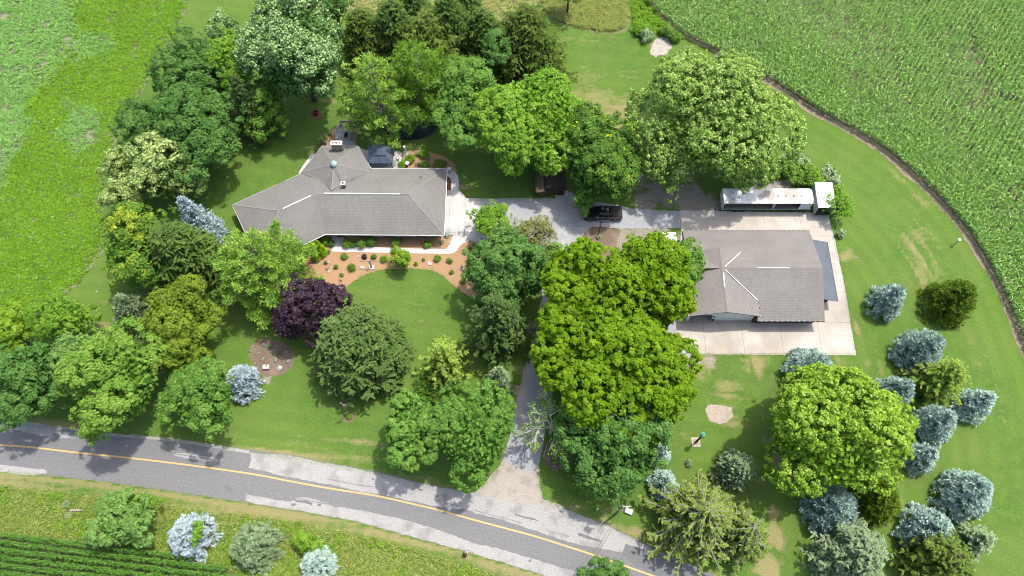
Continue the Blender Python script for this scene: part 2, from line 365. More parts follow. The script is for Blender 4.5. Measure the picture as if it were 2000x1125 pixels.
# ---------------------------------------------------------------- setting sheets (4 mm apart)
Z = .004
sheet('crop_field', [(-260,-90),(372,-90)] + CROP_W + [(-300,640)], Z, M_soil, jit=.5)
sheet('corn_field_ground', CORN_E + [(2400,960),(2400,-120),(1190,-120)], Z, M_cornsoil, jit=.15)
ce = smooth_line(CORN_E, 3, False)
strip = [tuple(p) for p in ce[4*3:]] + [(p[0]-6-3*math.sin(i*.9), p[1]+5.5+2*math.sin(i*1.7)) for i, p in list(enumerate(ce[4*3:]))[::-1]]
sheet('bare_field_edge', strip, 2*Z, M_dirtstrip, jit=.22)
sheet('corn_field_ground', CORN_S + [(-80,1200)], Z, M_cornsoil, jit=.15)
sheet('road', ROAD_S + ROAD_N[::-1], 3*Z, M_asph, jit=.10)
sheet('road_shoulder', [(486,884),(545,887),(640,905),(700,916),(740,924),(830,946),(900,959),(960,968),(1060,986),(1100,994),(1180,1024),(1230,1048),(1300,1084),(1340,1102),(1322,1106),(1290,1092),(1214,1080),(1137,1065),(1076,1047),(984,1016),(901,995),(855,990),(800,979),(740,965),(690,957),(640,945),(600,939),(560,930),(520,921),(486,913),(490,898)], 4*Z, M_chip, jit=.14)
sheet('road_shoulder', [(480,966),(540,976),(571,980),(576,974),(600,972),(645,983),(650,990),(700,995),(800,1017),(861,1037),(923,1059),(984,1074),(1045,1093),(1107,1111),(1160,1128),(1200,1160),(1150,1153),(1080,1129),(1000,1104),(900,1074),(800,1047),(700,1019),(620,1004),(500,984),(478,978)], 4*Z, M_chip, jit=.14)
sheet('road_shoulder', [(-60,900),(0,908),(90,917),(92,925),(60,928),(-60,917)], 4*Z, M_chip, jit=.1)
sheet('road_shoulder', [(0,819),(60,825),(135,835),(210,845),(335,856),(420,868),(486,880),(486,886),(420,875),(335,862),(210,850),(135,840),(60,831),(0,828)], 4*Z, M_chip, jit=.13)
sheet('road_patch', [(336,886),(360,884),(424,895),(426,901),(400,902),(344,891)], 4*Z, M_chip, jit=.08)
sheet('road_patch', [(122,848),(150,852),(148,857),(120,856),(104,854)], 4*Z, M_chip, jit=.12)
sheet('road_shoulder', [(60,829),(120,838),(122,848),(95,853),(40,842),(0,838),(0,829)], 5*Z, M_chip, jit=.2) 
sheet('road_patch', [(655,921),(675,920),(692,924),(690,931),(668,932),(658,928)], 5*Z, mat('worn_patch', (.42,.42,.42), .9, (.5,.5,.49), 5), jit=.15)
for q in ([(438,950),(446,947),(456,958),(457,966),(448,965)], [(104,846),(114,847),(120,852),(112,856),(103,853)], [(568,984),(577,983),(579,987),(570,989)], [(620,985),(628,984),(627,989),(620,989)],
          [(727,934),(731,934),(731,938),(727,937)], [(848,966),(857,967),(856,971),(850,970)], [(816,955),(826,956),(824,959),(816,958)], [(1031,1093),(1037,1092),(1036,1097),(1030,1097)], [(1224,1068),(1230,1068),(1229,1072),(1224,1071)], [(1256,1082),(1262,1083),(1261,1086),(1256,1086)], [(1265,1101),(1270,1101),(1270,1105),(1264,1105)],
          [(1128,1040),(1146,1045),(1160,1051),(1172,1053),(1178,1058),(1150,1053),(1130,1046)], [(1005,1003),(1030,1009),(1054,1016),(1050,1017),(1005,1006)], [(574,975),(600,980),(612,984),(608,988),(575,980)]):
    sheet('road_patch', q, 6*Z, M_patchd, jit=.12)
sheet('road_patch', [(1222,1062),(1300,1086),(1345,1105),(1420,1140),(1400,1200),(1250,1110),(1215,1085)], 5*Z, mat('newer_asphalt', (.20,.205,.21), .9, (.25,.255,.26), 4), jit=.1)
M_streak = mat('worn_streak', (.30,.30,.30), .95, (.235,.235,.236), 3.5, .1, detail=10, contrast=(.45,.55))
def lane(off, w0, name='road_patch', z=5.5):
    L = GA(smooth_line([(-60,863),(0,869),(150,884),(330,903.5),(500,927),(650,955),(800,983),(923,1014.7),(1045,1047.5),(1168,1087),(1272,1123.6),(1350,1152)], 8, False)); t = unit(np.gradient(L, axis=0)); q = np.stack([-t[:, 1], t[:, 0]], 1); b = MB(); r = np.random.default_rng(int(off*10)+50)
    wv = w0 * (.3 + 1.4 * fnoise(np.arange(len(L)) * .9, np.full(len(L), off*3.1), 1)); wob = (fnoise(np.arange(len(L)) * .5, np.full(len(L), off*7.7), 1) - .5) * .25
    for i in range(len(L) - 1):
        if fnoise(np.array([i*.35]), np.array([off*5.])) [0] > .42:
            b.quad(*[(*(L[k] + q[k]*(off + wob[k] + s*wv[k])), z*Z) for k, s in ((i,-1),(i+1,-1),(i+1,1),(i,1))])
    if b.f: tag(b.build(name, M_streak), kind='structure')
for o_, w_ in ((-2.0,.07),(-1.1,.05),(-1.6,.04),(1.15,.05)): lane(o_, w_)
YL = [(-60,863),(0,869),(60,873.5),(150,884),(240,893),(330,903.5),(400,912.5),(500,927),(567,940),(650,955),(733,968),(800,983),(860,997),(923,1014.7),(984,1031),(1045,1047.5),(1107,1067),(1168,1087),(1220,1105),(1272,1123.6),(1350,1152)]
yl = GA(smooth_line(YL, 4, False)); tg = unit(np.gradient(yl, axis=0)); nn = np.stack([-tg[:, 1], tg[:, 0]], 1)
b = MB()
for i in range(len(yl) - 1):
    b.quad((*(yl[i] - nn[i]*.11), 7*Z), (*(yl[i+1] - nn[i+1]*.11), 7*Z), (*(yl[i+1] + nn[i+1]*.11), 7*Z), (*(yl[i] + nn[i]*.11), 7*Z))
tag(b.build('road_marking', M_yellow), kind='structure')
sheet('driveway_entrance', [(908,959),(940,951),(970,915),(990,885),(1052,890),(1054,920),(1052,950),(1062,975),(1110,995),(1060,990),(1000,980)], 6*Z, M_mouth, jit=.2)
sheet('driveway', [(962,388),(1030,387),(1083,388),(1085,378),(1118,376),(1128,392),(1180,396),(1240,408),(1328,413),(1329,446),(1210,447),(1157,442),(1136,461),(1134,492),(1128,560),(1345,560),(1352,700),(1300,715),(1100,715),(1075,780),(1064,850),(1054,905),(1030,925),(985,900),(985,885),(1000,840),(1006,785),(1030,700),(1045,640),(1060,570),(1040,510),(1000,497),(940,476),(964,440)], 7*Z, M_gravel, jit=.12)
sheet('concrete_apron', [(866,386.5),(962,388),(963,440),(952,479),(939,476),(905,465),(884,459),(866,455)], 8*Z, M_apron)
sheet('garage_pad', [(1328,411),(1400,412),(1500,414),(1616,416),(1631,470),(1650,560),(1672,694),(1500,693),(1350,692),(1318,640),(1330,447)], 8*Z, M_pad, jit=.04)
sheet('old_slab', [(1462,352),(1545,352),(1547,371),(1455,371)], 2*Z, mat('old_slab_concrete', (.33,.30,.27), .95, (.47,.44,.40), 1.5), jit=.1)
sheet('mulch_bed', [(588,482),(600,470),(636,452),(870,457),(884,461),(905,466),(938,477),(975,488),(1000,520),(1000,560),(940,600),(915,577),(900,569),(880,553),(865,538),(845,528),(800,524.5),(760,525.5),(735,529),(710,538),(690,551),(660,570),(600,545)], 2*Z, M_mulch, smooth=False, jit=.12)
sheet('walkway', [(648,455),(672,455),(671,479.5),(690,482),(760,484),(865,487),(873,485.5),(878,478),(885,459.5),(917,468.5),(914,473),(905,475),(898,481),(893,489),(885,494.5),(878,496),(780,494.5),(648,491.5)], 9*Z, M_walk)
sheet('mulch_bed', [(785,299),(800,294),(815,293),(845,298),(868,306),(885,318),(894,336),(880,334),(700,334),(780,328),(786,314)], 2*Z, M_mulch, jit=.12)
sheet('walkway', [(868,331),(878,331.5),(887,334.5),(894,342),(896,352),(896,371),(903,378),(910,385),(910,389),(868,389),(868,371),(881.5,371),(881.5,353),(878,346),(868,342)], 9*Z, M_walk)
sheet('mulch_bed', [(868,344),(877,346),(881,353),(881,371),(868,371)], 8*Z, mat('dark_mulch', (.16,.075,.045), .95, (.24,.12,.07), 9, .5))
sheet('walkway', [(583,338),(588,329),(607,302),(611,299.5),(616,301),(613,312),(600,330),(592,342)], 9*Z, M_walk, smooth=False)
sheet('mulch_bed', [(607,302),(618,288),(632,270),(645,257),(654,250),(657,262),(656,290),(622,296)], 2*Z, M_mulch, jit=.1)
sheet('patio', [(654,287),(655.5,275),(653.3,260),(655,250),(660,243),(667,240),(676,238.8),(686,239.8),(694,244),(699,252),(699.5,260),(697,268),(694.5,274),(694.5,287)], 9*Z, M_patio)
sheet('patio', [(697,285),(716,294),(725,290),(770,294.5),(780,295.5),(785,299),(785.5,306),(783,318),(779,329),(715,329)], 9*Z, M_apron)
sheet('mulch_bed', [(486,690),(489,676),(498,667),(512,662),(530,663),(545,667),(560,674),(572,687),(576,700),(570,716),(558,728),(540,735),(520,736),(505,727),(492,708)], 2*Z, M_mulchd, jit=.12)
sheet('mulch_bed', [(1073,862),(1090,860),(1110,880),(1104,908),(1092,918),(1082,919),(1068,912),(1061,898),(1066,878)], 2*Z, M_mulchd, jit=.12)
sheet('mulch_bed', [(1134,462),(1157,443),(1200,446),(1213,450),(1206,470),(1196,500),(1190,525),(1134,525)], 2*Z, M_mulchd, jit=.12)
sheet('mulch_bed', [(681.5+11.5*math.cos(a*.5236), 815+10.5*math.sin(a*.5236)) for a in range(12)], 2*Z, M_mulchd, jit=.06)
sheet('mulch_bed', [(617+12*math.cos(a*.5236), 223.5+9.5*math.sin(a*.5236)) for a in range(12)], 2*Z, mat('red_mulch', (.25,.10,.07), .95, (.33,.16,.11), 9, .5), jit=.06)
sheet('meadow_ground', [(1060,-90),(1250,-90),(1232,0),(1236,30),(1228,56),(1205,66),(1170,65),(1120,56),(1082,42),(1060,20)], Z, mat('meadow_soil', (.17,.215,.07), .95, (.27,.27,.12), 1.2), jit=.3)
sheet('meadow_ground', [(560,-90),(1060,-90),(1062,20),(1000,60),(900,110),(780,40),(600,10)], Z, mat('meadow_straw', (.30,.28,.13), .95, (.19,.23,.07), 1.0), jit=.3)
sheet('sand_patch', [(1376,801),(1384,790),(1400,791),(1432,795),(1433,815),(1420,824),(1405,829),(1384,821),(1380,812)], 2*Z, mat('pink_sand', (.44,.35,.28), .95, (.56,.48,.41), 2.5, .3, col3=(.42,.38,.24), n3=.5), jit=.22)
sheet('sand_patch', [(1272,95),(1276,80),(1292,70),(1308,76),(1312,92),(1300,105),(1280,112),(1270,106)], 2*Z, mat('pale_gravel', (.40,.35,.29), .95, (.56,.52,.46), 2.5, .3), jit=.25)
# pond with stone rim
sheet('pond', [(800+51*math.cos(a*.314), 247+26*math.sin(a*.314)) for a in range(20)], 3*Z, mat('pond_water', (.012,.045,.042), .25, (.02,.065,.055), .8, spec=.5), jit=.05)
b = MB(); pr = GA([(800+52*math.cos(a*.157), 247+27*math.sin(a*.157)) for a in range(40)])
b.tube([(p[0], p[1], .03) for p in pr] + [(pr[0][0], pr[0][1], .03)], [.07]*41, 5, False)
tag(b.build('pond_edging', mat('rust_edging', (.20,.10,.06), .9)), 'low rusty brown rim round the dark pond', 'edging')
# ================================================================ BUILDINGS
def shingles(name, c1, c2, mort, tintn=None):
    c1, c2, mort = [(q[0]*.53, q[1]*.525, q[2]*.52) for q in (c1, c2, mort)]
    m = bpy.data.materials.new(name); m.use_nodes = True; n = m.node_tree.nodes; l = m.node_tree.links; b = n['Principled BSDF']; b.inputs['Roughness'].default_value = .95; b.inputs['Specular IOR Level'].default_value = .15
    uv = n.new('ShaderNodeUVMap'); br = n.new('ShaderNodeTexBrick'); br.inputs['Scale'].default_value = 1; br.inputs['Brick Width'].default_value = .34; br.inputs['Row Height'].default_value = .22; br.inputs['Mortar Size'].default_value = .028; br.inputs['Mortar Smooth'].default_value = .6
    br.inputs['Color1'].default_value = (*c1, 1); br.inputs['Color2'].default_value = (*c2, 1); br.inputs['Mortar'].default_value = (*mort, 1); l.new(uv.outputs[0], br.inputs['Vector'])
    tc = n.new('ShaderNodeTexCoord'); out = br.outputs['Color']
    for sc, lo, hi in ((.35, .92, 1.07), (6.0, .92, 1.08)):
        no = n.new('ShaderNodeTexNoise'); no.inputs['Scale'].default_value = sc; no.inputs['Detail'].default_value = 6; l.new(tc.outputs['Object'], no.inputs['Vector'])
        r = n.new('ShaderNodeMapRange'); r.inputs[1].default_value = .3; r.inputs[2].default_value = .7; r.inputs[3].default_value = lo; r.inputs[4].default_value = hi; l.new(no.outputs['Fac'], r.inputs[0])
        cc = n.new('ShaderNodeCombineColor'); [l.new(r.outputs[0], cc.inputs[i]) for i in range(3)]
        q = n.new('ShaderNodeMix'); q.data_type = 'RGBA'; q.blend_type = 'MULTIPLY'; q.inputs['Factor'].default_value = 1; l.new(out, q.inputs['A']); l.new(cc.outputs[0], q.inputs['B']); out = q.outputs['Result']
    l.new(out, b.inputs['Base Color'])
    bp = n.new('ShaderNodeBump'); bp.inputs['Strength'].default_value = .15; bp.inputs['Distance'].default_value = .03; l.new(br.outputs['Fac'], bp.inputs['Height']); bp.invert = True; l.new(bp.outputs[0], b.inputs['Normal'])
    return m
M_roof = shingles('grey_shingles', (.298,.296,.274), (.256,.254,.238), (.205,.203,.19))
M_roofg = shingles('taupe_shingles', (.325,.308,.285), (.280,.266,.247), (.225,.215,.20))
M_roofb = shingles('blue_shingles', (.185,.215,.250), (.150,.178,.21), (.12,.14,.17))
M_roofd = shingles('dark_shingles', (.12,.105,.08), (.085,.08,.065), (.05,.05,.04))
M_cap = mat('hip_cap', (.38,.35,.32), .95, (.30,.285,.265), 5)
M_vent = mat('white_vent', (.80,.80,.80), .6)
M_white = mat('white_paint', (.78,.78,.77), .5, (.70,.70,.69), 3)
M_gut = mat('dark_gutter', (.045,.04,.04), .5)
M_black = mat('black_plastic', (.02,.02,.022), .4)
M_stone = mat('cream_stone', (.46,.41,.31), .9, (.30,.27,.20), 3.5, .4, contrast=(.4,.6))
M_side = mat('pale_siding', (.82,.86,.88), .6, (.76,.81,.83), 1.0)
M_brown = mat('brown_boards', (.18,.135,.10), .9, (.09,.065,.05), 4)
M_glass = mat('window_glass', (.02,.03,.035), .08, spec=.8)
M_copper = mat('copper_patina', (.36,.55,.50), .7, (.50,.66,.60), 4)
M_rust = mat('rust_flashing', (.40,.20,.12), .9, (.30,.22,.18), 6)
M_metal = mat('flashing_metal', (.25,.28,.33), .5, metal=.4)
M_wood = mat('cedar_posts', (.42,.22,.08), .8, (.33,.17,.06), 6)
M_bench = mat('weathered_teak', (.42,.36,.26), .9, (.32,.27,.19), 8)
M_alu = mat('grey_metal', (.42,.44,.45), .5, metal=.3)

def roof(name, planes, m, parent, thick=.16):
    b = MB()
    for pl in planes:
        P = [Vector(p) for p in pl]; nrm = Vector((0, 0, 0))
        for i in range(len(P)): nrm += (P[i]).cross(P[(i+1) % len(P)])
        nrm.normalize()
        if nrm.z < 0: P.reverse(); nrm = -nrm
        u = Vector((0, 0, 1)).cross(nrm)
        u = u.normalized() if u.length > 1e-4 else Vector((1, 0, 0)); v = nrm.cross(u)
        b.quad(*P, uv=[(p.dot(u), p.dot(v)) for p in P])
        D = [p - Vector((0, 0, thick)) for p in P]; b.quad(*D[::-1])
        for i in range(len(P)):
            j = (i+1) % len(P); b.quad(P[i], D[i], D[j], P[j], uv=[(0,0)]*4)
    return b.build(name, m, parent)
def strip_between(name, pairs, m, parent, w=.22, h=.05, up=.03):
    for a, c in pairs:
        b = MB()
        a = Vector(a); c = Vector(c); d = (c - a).normalized(); s = d.cross(Vector((0, 0, 1))).normalized() * w / 2; z = Vector((0, 0, up)); t = Vector((0, 0, up + h))
        i = len(b.v); b.v += [tuple(q) for q in (a-s+z, a+s+z, c+s+z, c-s+z, a-s*.5+t, a+s*.5+t, c+s*.5+t, c-s*.5+t)]
        b.f += [(i,i+3,i+2,i+1),(i+4,i+5,i+6,i+7),(i,i+1,i+5,i+4),(i+1,i+2,i+6,i+5),(i+2,i+3,i+7,i+6),(i+3,i,i+4,i+7)]
        o = b.build(name, m, parent)
    return o
def gutter(name, line, m, parent, r=.07):
    b = MB(); b.tube(line, [r]*len(line), 6); return b.build(name, m, parent)

# ---------------------------------------------------------------- the house
house = thing('house', 'long bent ranch house with grey hipped roof, white ridge vents and copper cupola', 'house')
SE, NE, NI, SI, SW, WW = (-9.8,53.95,2.6), (-9.8,65.35,2.6), (-30.1,65.35,2.6), (-27.14,54.1,2.6), (-35.86,49.12,2.6), (-41.3,59.03,2.6)
RA, RB, RC = (-15.1,59.6,4.75), (-28.5,59.68,4.75), (-33.56,56.85,4.75)
hx = [(-26.3 + 5.5*math.cos(a*math.pi/3), 64.55 + 5.5*math.sin(a*math.pi/3), 2.62) for a in range(6)]; HA = (-26.3,64.55,4.95)
RF = roof('roof', [[SI,SE,RA,RB],[SE,NE,RA],[NE,NI,RB,RA],[SW,SI,RB,RC],[NI,WW,RC,RB],[WW,SW,RC]] + [[hx[i], hx[(i+1) % 6], HA] for i in range(6)]
     + [[(-26.3,63.6,4.78),(-26.3,60.2,4.72),(-27.5,61.6,4.05)], [(-26.3,63.6,4.78),(-26.3,60.2,4.72),(-25.1,61.6,4.05)]], M_roof, house)
strip_between('hip_cap', [(SE,RA),(NE,RA),(RC,SW),(RC,WW),(RA,(-16.3,59.6,4.75)),((-27.3,59.68,4.76),RB),(RC,(-33.0,57.15,4.75)),(RB,(-29.2,59.3,4.75))] + [(hx[i], HA) for i in (0,1,2,3)] + [((-26.3,63.6,4.78),(-26.3,60.2,4.72))], M_cap, RF, .17, .01)
strip_between('ridge_vent', [((-16.3,59.6,4.78),(-27.3,59.67,4.78))], M_vent, RF, .2, .06, .02)
strip_between('ridge_vent', [((-29.2,59.30,4.78),(-33.0,57.15,4.78))], M_vent, RF, .2, .06, .02)
strip_between('valley_flashing', [((-31.2,64.2,2.95),(-28.9,62.8,3.60)),((-21.6,64.2,3.02),(-23.9,62.8,3.62)),((-23.3,62.9,3.62),(-24.2,62.3,3.8)),((-28.3,62.5,3.72),(-27.6,61.8,3.98))], M_rust, RF, .09, .015, .04)
strip_between('lead_flashing', [((-27.4,61.6,4.06),(-26.9,61.0,4.3)),((-21.9,64.5,2.93),(-21.2,65.2,2.7))], M_metal, RF, .09, .02, .06)
def inset(poly, d):
    n = len(poly); out = []
    for i in range(n):
        p0 = Vector(poly[i-1][:2]); p1 = Vector(poly[i][:2]); p2 = Vector(poly[(i+1) % n][:2])
        d1 = (p1-p0).normalized(); d2 = (p2-p1).normalized(); n1 = Vector((-d1.y, d1.x)); n2 = Vector((-d2.y, d2.x)); bis = (n1+n2).normalized()
        out.append(p1 + bis * d / max(.3, bis.dot(n1)))
    return out
b = MB(); b.prism(inset([SE,NE,NI,WW,SW,SI], 1.05), 0, 2.45); b.build('wall', M_stone, house)
b = MB(); b.prism(inset(hx, .9), 0, 2.47); b.build('wall', M_stone, house)
def eave(name, pts, m, par, r=.06): return gutter(name, [(p[0], p[1], p[2]-.06) for p in pts], m, par, r)
eave('gutter', [SW, SI, SE], M_white, house, .075); eave('gutter', [SE, NE], M_white, house, .075); eave('gutter', [NE, (-21.3,65.35,2.6)], M_white, house, .075)
eave('gutter', [(-30.9,64.9,2.6), WW, SW], M_white, house, .075); eave('gutter', [hx[0], hx[1], hx[2], hx[3]], M_white, house, .075)
for x0, x1, fr in ((-17.2, -14.3, 'window'), (-20.6, -19.2, 'window'), (-12.5,-11.9,'window')):
    b = MB(); b.box(x0, x1, 54.90, 55.05, .5, 2.05); f = b.build('window', M_glass, house)
    b = MB(); b.box(x0-.08, x1+.08, 54.86, 55.04, .42, .5); b.build('sill', M_white, f); b = MB(); b.box(x0-.08, x1+.08, 54.86, 55.04, 2.05, 2.13); b.build('lintel', M_white, f)
d_ = (Vector(SI) - Vector(SW)).normalized(); nn_ = Vector((-d_.y, d_.x, 0))
q0 = Vector(SW) + d_*3.2 + nn_*1.03
b = MB(); b.quad(*[(p.x, p.y, z) for p, z in ((q0,.5),(q0+d_*3.2,.5),(q0+d_*3.2,2.0),(q0,2.0))]); b.build('window', M_glass, house)
b = MB(); b.box(-25.9,-24.8,54.95,55.06,.05,2.15); dr = b.build('door', mat('door_red', (.20,.06,.05), .6), house)
b = MB(); b.box(-25.0,-24.9,54.90,54.95,1.0,1.12); b.build('handle', M_alu, dr)
def chimney(px0, px1, py0, py1, zt, zb, flues):
    a = G(px0, py1, zt); c = G(px1, py0, zt)
    b = MB(); b.box(a.x+.06, c.x-.06, a.y+.06, c.y-.06, zb, zt-.1); ch = b.build('chimney', M_stone, RF)
    b = MB(); b.box(a.x, c.x, a.y, c.y, zt-.12, zt); b.build('cap', M_white, ch, .02)
    n = len(flues)
    for i, m in enumerate(flues):
        x = a.x + (c.x-a.x)*(i+.7)/(n+.4) if n > 1 else (a.x+c.x)/2; y = (a.y+c.y)/2
        b = MB(); b.box(x-.13, x+.13, y-.13, y+.13, zt, zt+.12); b.build('flue', m, ch)
        b = MB(); b.box(x-.08, x+.08, y-.08, y+.08, zt+.12, zt+.125); b.build('flue_opening', M_black, ch)
M_flue = mat('clay_flue', (.45,.16,.10), .9); M_flue2 = mat('pale_flue', (.55,.48,.42), .9)
chimney(645,668.3,274.6,283,4.95,2.6,[M_flue2, M_flue, M_flue2]); chimney(665,674.6,354,360.8,5.3,3.6,[M_flue])
strip_between('chimney_flashing', [((-27.2,67.55,3.35),(-25.0,67.6,3.35)),((-27.6,67.9,3.25),(-26.9,67.3,3.5))], M_metal, RF, .25, .05, .0)
b = MB(); b.lathe([(.42,4.6),(.42,5.05),(.5,5.08),(.5,5.14)], 8, HA[:2]); cu = b.build('cupola', M_white, RF)
b = MB(); b.lathe([(.52,5.14),(.42,5.34),(.2,5.52),(.05,5.6),(.03,5.75)], 8, HA[:2]); b.build('cupola_dome', M_copper, cu)
for px, py in ((607.5,371.5),(822,346)):
    p = G(px, py, 3.6); b = MB(); b.lathe([(.06,3.0),(.06,p.z+.32)], 8, (p.x, p.y)); b.build('vent_pipe', M_black, RF)
p = G(673.5, 353, 4.2); b = MB(); b.lathe([(.05,3.8),(.05,4.85),(.12,4.87),(.12,4.97)], 8, (p.x+.3, p.y)); b.build('vent_pipe', M_alu, RF)

# ---------------------------------------------------------------- the garage
gar = thing('garage', 'large detached garage with taupe gabled roof, front facing wing and pale siding', 'garage')
gx0, gx1, gy0, gy1, gr, gz, gh = 24.8, 43.25, 40.6, 54.85, 47.6, 2.5, 4.85
GR = roof('roof', [[(33.95,gy0,gz),(gx1,gy0,gz),(gx1,gr,gh),(29.2,gr,gh),(33.95,43.25,3.37)], [(gx1,gy1,gz),(gx0,gy1,gz),(gx0,gr,gh),(gx1,gr,gh)],
    [(24.3,41.0,3.38),(24.3,50.75,3.38),(29.2,50.75,gh+.03),(29.2,41.0,gh+.03)], [(34.1,41.0,3.38),(34.1,50.75,3.38),(29.2,50.75,gh+.03),(29.2,41.0,gh+.03)]], M_roofg, gar)
b = MB(); b.quad((29.2,50.72,gh-.14),(24.6,50.72,3.3),(24.6,50.72,2.6),(33.8,50.72,2.6),(33.8,50.72,3.3)); b.build('gable_end', M_side, gar)
def garseg(a, c, za, zc_): A = G(*a, za); B = G(*c, zc_); return (tuple(A), tuple(B))
strip_between('ridge_vent', [garseg((1479,522.5),(1542,523),4.85,4.85)], M_vent, GR, .15, .05, .0)
strip_between('ridge_vent', [garseg((1413,532),(1415.4,561),4.9,4.9)], M_vent, GR, .15, .05, .0)
strip_between('valley_flashing', [((29.6,47.4,4.80),(34.0,43.35,3.44))], M_vent, GR, .11, .03, .1)
strip_between('valley_flashing', [((29.6,47.8,4.82),(32.3,50.4,4.0))], M_vent, GR, .11, .03, .12)
strip_between('ridge_cap', [((gx1,gr,gh),(29.4,gr,gh)),((29.2,41,gh+.03),(29.2,50.75,gh+.03))], mat('ridge_cap', (.27,.25,.23), .95), GR, .22, .02, .0)
bw = MB(); bw.box(33.92, gx1-.7, gy0+.75, gy0+.95, 0, gz-.05); bw.box(gx1-.9, gx1-.7, gy0+.95, gy1-.7, 0, gz-.05); bw.box(gx0+.25, gx1-.9, gy1-.9, gy1-.7, 0, gz-.05); bw.box(gx0+.25, gx0+.45, 41.9, gy1-.9, 0, gz-.05)
bw.quad((gx1-.75, gy0+.9, gz-.06),(gx1-.75, gy1-.8, gz-.06),(gx1-.75, gr, gh-.2)); bw.quad((gx0+.3, gy1-.9, gz-.06),(gx0+.3, gr, gh-.2),(gx0+.3, 50.8, 3.6),(gx0+.3,50.8,gz-.06))
bw.build('wall', M_brown, gar)
wy = 41.7                                                   # front wall of the wing
b = MB()
b.quad((24.6,wy,2.02),(33.9,wy,2.02),(33.9,wy,3.28),(29.2,wy,4.7),(24.6,wy,3.28))
b.box(24.6,25.0,wy,wy+.2,0,2.02); b.box(28.05,28.65,wy,wy+.2,0,2.02); b.box(29.75,30.0,wy,wy+.2,0,2.02); b.box(33.2,33.9,wy-.02,wy+.2,0,2.02); b.box(33.75,33.9,wy+.2,43.0,0,3.2)
b.build('front_wall', M_side, gar)
M_bat = mat('batten_grey', (.33,.38,.38), .8)
for x in np.arange(25.2, 33.9, .85): b = MB(); b.box(x,x+.03,wy-.012,wy-.003,2.02,4.6-abs(x-29.2)*.31); b.build('batten', M_bat, gar)
b = MB(); b.box(28.65,29.75,wy+.03,wy+.1,.05,1.98); dr = b.build('door', mat('door_pale', (.72,.80,.79), .6), gar); b = MB(); b.box(29.6,29.66,wy-.02,wy+.03,.95,1.05); b.build('handle', M_alu, dr)
b = MB()
for k in range(4): b.box(30.0,33.2,wy+.04,wy+.1,.03+k*.49,.5+k*.49)
b.build('garage_door', mat('garage_door_white', (.82,.85,.86), .5), gar)
b = MB(); b.lathe([(.16,3.55),(.16,3.56)], 10, (29.2, wy-.12)); b.tube([(29.2,wy-.15,3.7),(29.2,wy-.02,3.75)], [.19,.12], 10); b.build('gable_lamp', M_gut, gar)
b = MB(); b.box(38.2,40.6,gy0+.70,gy0+.75,.9,1.9); f = b.build('window', M_glass, gar); b = MB(); b.box(38.1,40.7,gy0+.68,gy0+.76,1.9,2.0); b.box(38.1,40.7,gy0+.68,gy0+.76,.8,.9); b.box(39.35,39.45,gy0+.68,gy0+.75,.89,1.91); b.build('window_frame', M_white, f)
b = MB(); b.box(34.3,35.2,gy0+.69,gy0+.75,.05,1.95); b.build('door', M_brown, gar)
for ln in ([(34.35,gy0,gz),(gx1,gy0,gz)], [(gx0,gy1,gz),(gx1,gy1,gz)], [(34.13,41.0,3.38),(34.13,43.0,3.38)], [(24.27,41,3.38),(24.27,50.7,3.38)], [(24.78,50.9,gz),(24.78,gy1,gz)]):
    a, c = Vector(ln[0]), Vector(ln[1]); g_ = gutter('gutter', [tuple(a-Vector((0,0,.06))), tuple(c-Vector((0,0,.06)))], M_gut, gar, .075)
    b = MB(); L = (c-a).length; 
    for k in range(int(L/.75)+1):
        p = a + (c-a)*min(1, (k*.75+.1)/L); b = MB(); b.box(p.x-.045,p.x+.045,p.y-.045,p.y+.045,p.z,p.z+.04); b.build('gutter_clip', M_white, g_)
LR = roof('lean_to_roof', [[(43.3,43.75,2.95),(45.7,43.75,2.15),(45.7,53.1,2.15),(43.3,53.1,2.95)]], M_roofb, gar, .1)
gutter('gutter', [(45.74,43.75,2.1),(45.74,53.1,2.1)], M_gut, gar, .06)
b = MB(); b.box(43.3,45.0,44.5,44.6,0,2.25); b.box(44.9,45.0,44.6,52.5,0,2.2); b.box(43.3,45.0,52.4,52.5,0,2.2); b.build('lean_to_wall', M_brown, gar)
b = MB(); b.lathe([(.28,0),(.3,.1),(.3,1.3),(.22,1.45),(.05,1.5)], 12, (43.0,43.0)); o = b.build('water_tank', M_alu); tag(o, 'pale grey upright tank standing at the southeast corner of the garage', 'tank')

# ---------------------------------------------------------------- brown shed under the trees
shed = thing('shed', 'small dark brown shed with mossy gabled roof half hidden under tree crowns', 'shed')
SR = roof('roof', [[(5.0,61.9,2.3),(5.0,69.5,2.3),(6.5,69.5,3.3),(6.5,61.9,3.3)],[(8.1,61.9,2.3),(8.1,69.5,2.3),(6.5,69.5,3.3),(6.5,61.9,3.3)]], M_roofd, shed, .1)
roof('side_roof', [[(3.55,61.5,1.9),(3.55,68.5,1.9),(4.85,68.5,2.15),(4.85,61.5,2.15)]], shingles('tan_shingles', (.27,.20,.13), (.20,.15,.10), (.12,.09,.06)), shed, .08)
b = MB(); b.box(5.15,7.95,62.2,69.2,0,2.3); b.quad((5.15,62.19,2.29),(7.95,62.19,2.29),(6.5,62.19,3.2)); b.build('wall', M_brown, shed)
b = MB(); b.box(3.8,5.15,61.9,68.2,0,1.85); b.build('side_wall', mat('side_boards', (.20,.15,.10), .9, (.14,.10,.07), 5), shed)
b = MB(); b.box(6.75,7.7,62.12,62.19,.1,2.0); dd_ = b.build('door', mat('dark_red_door', (.10,.04,.035), .8), shed); b = MB(); b.box(6.85,6.92,62.07,62.12,1,1.1); b.build('handle', M_alu, dd_)
b = MB(); b.box(5.6,6.1,62.15,62.2,1.2,1.8); b.build('window', M_glass, shed)
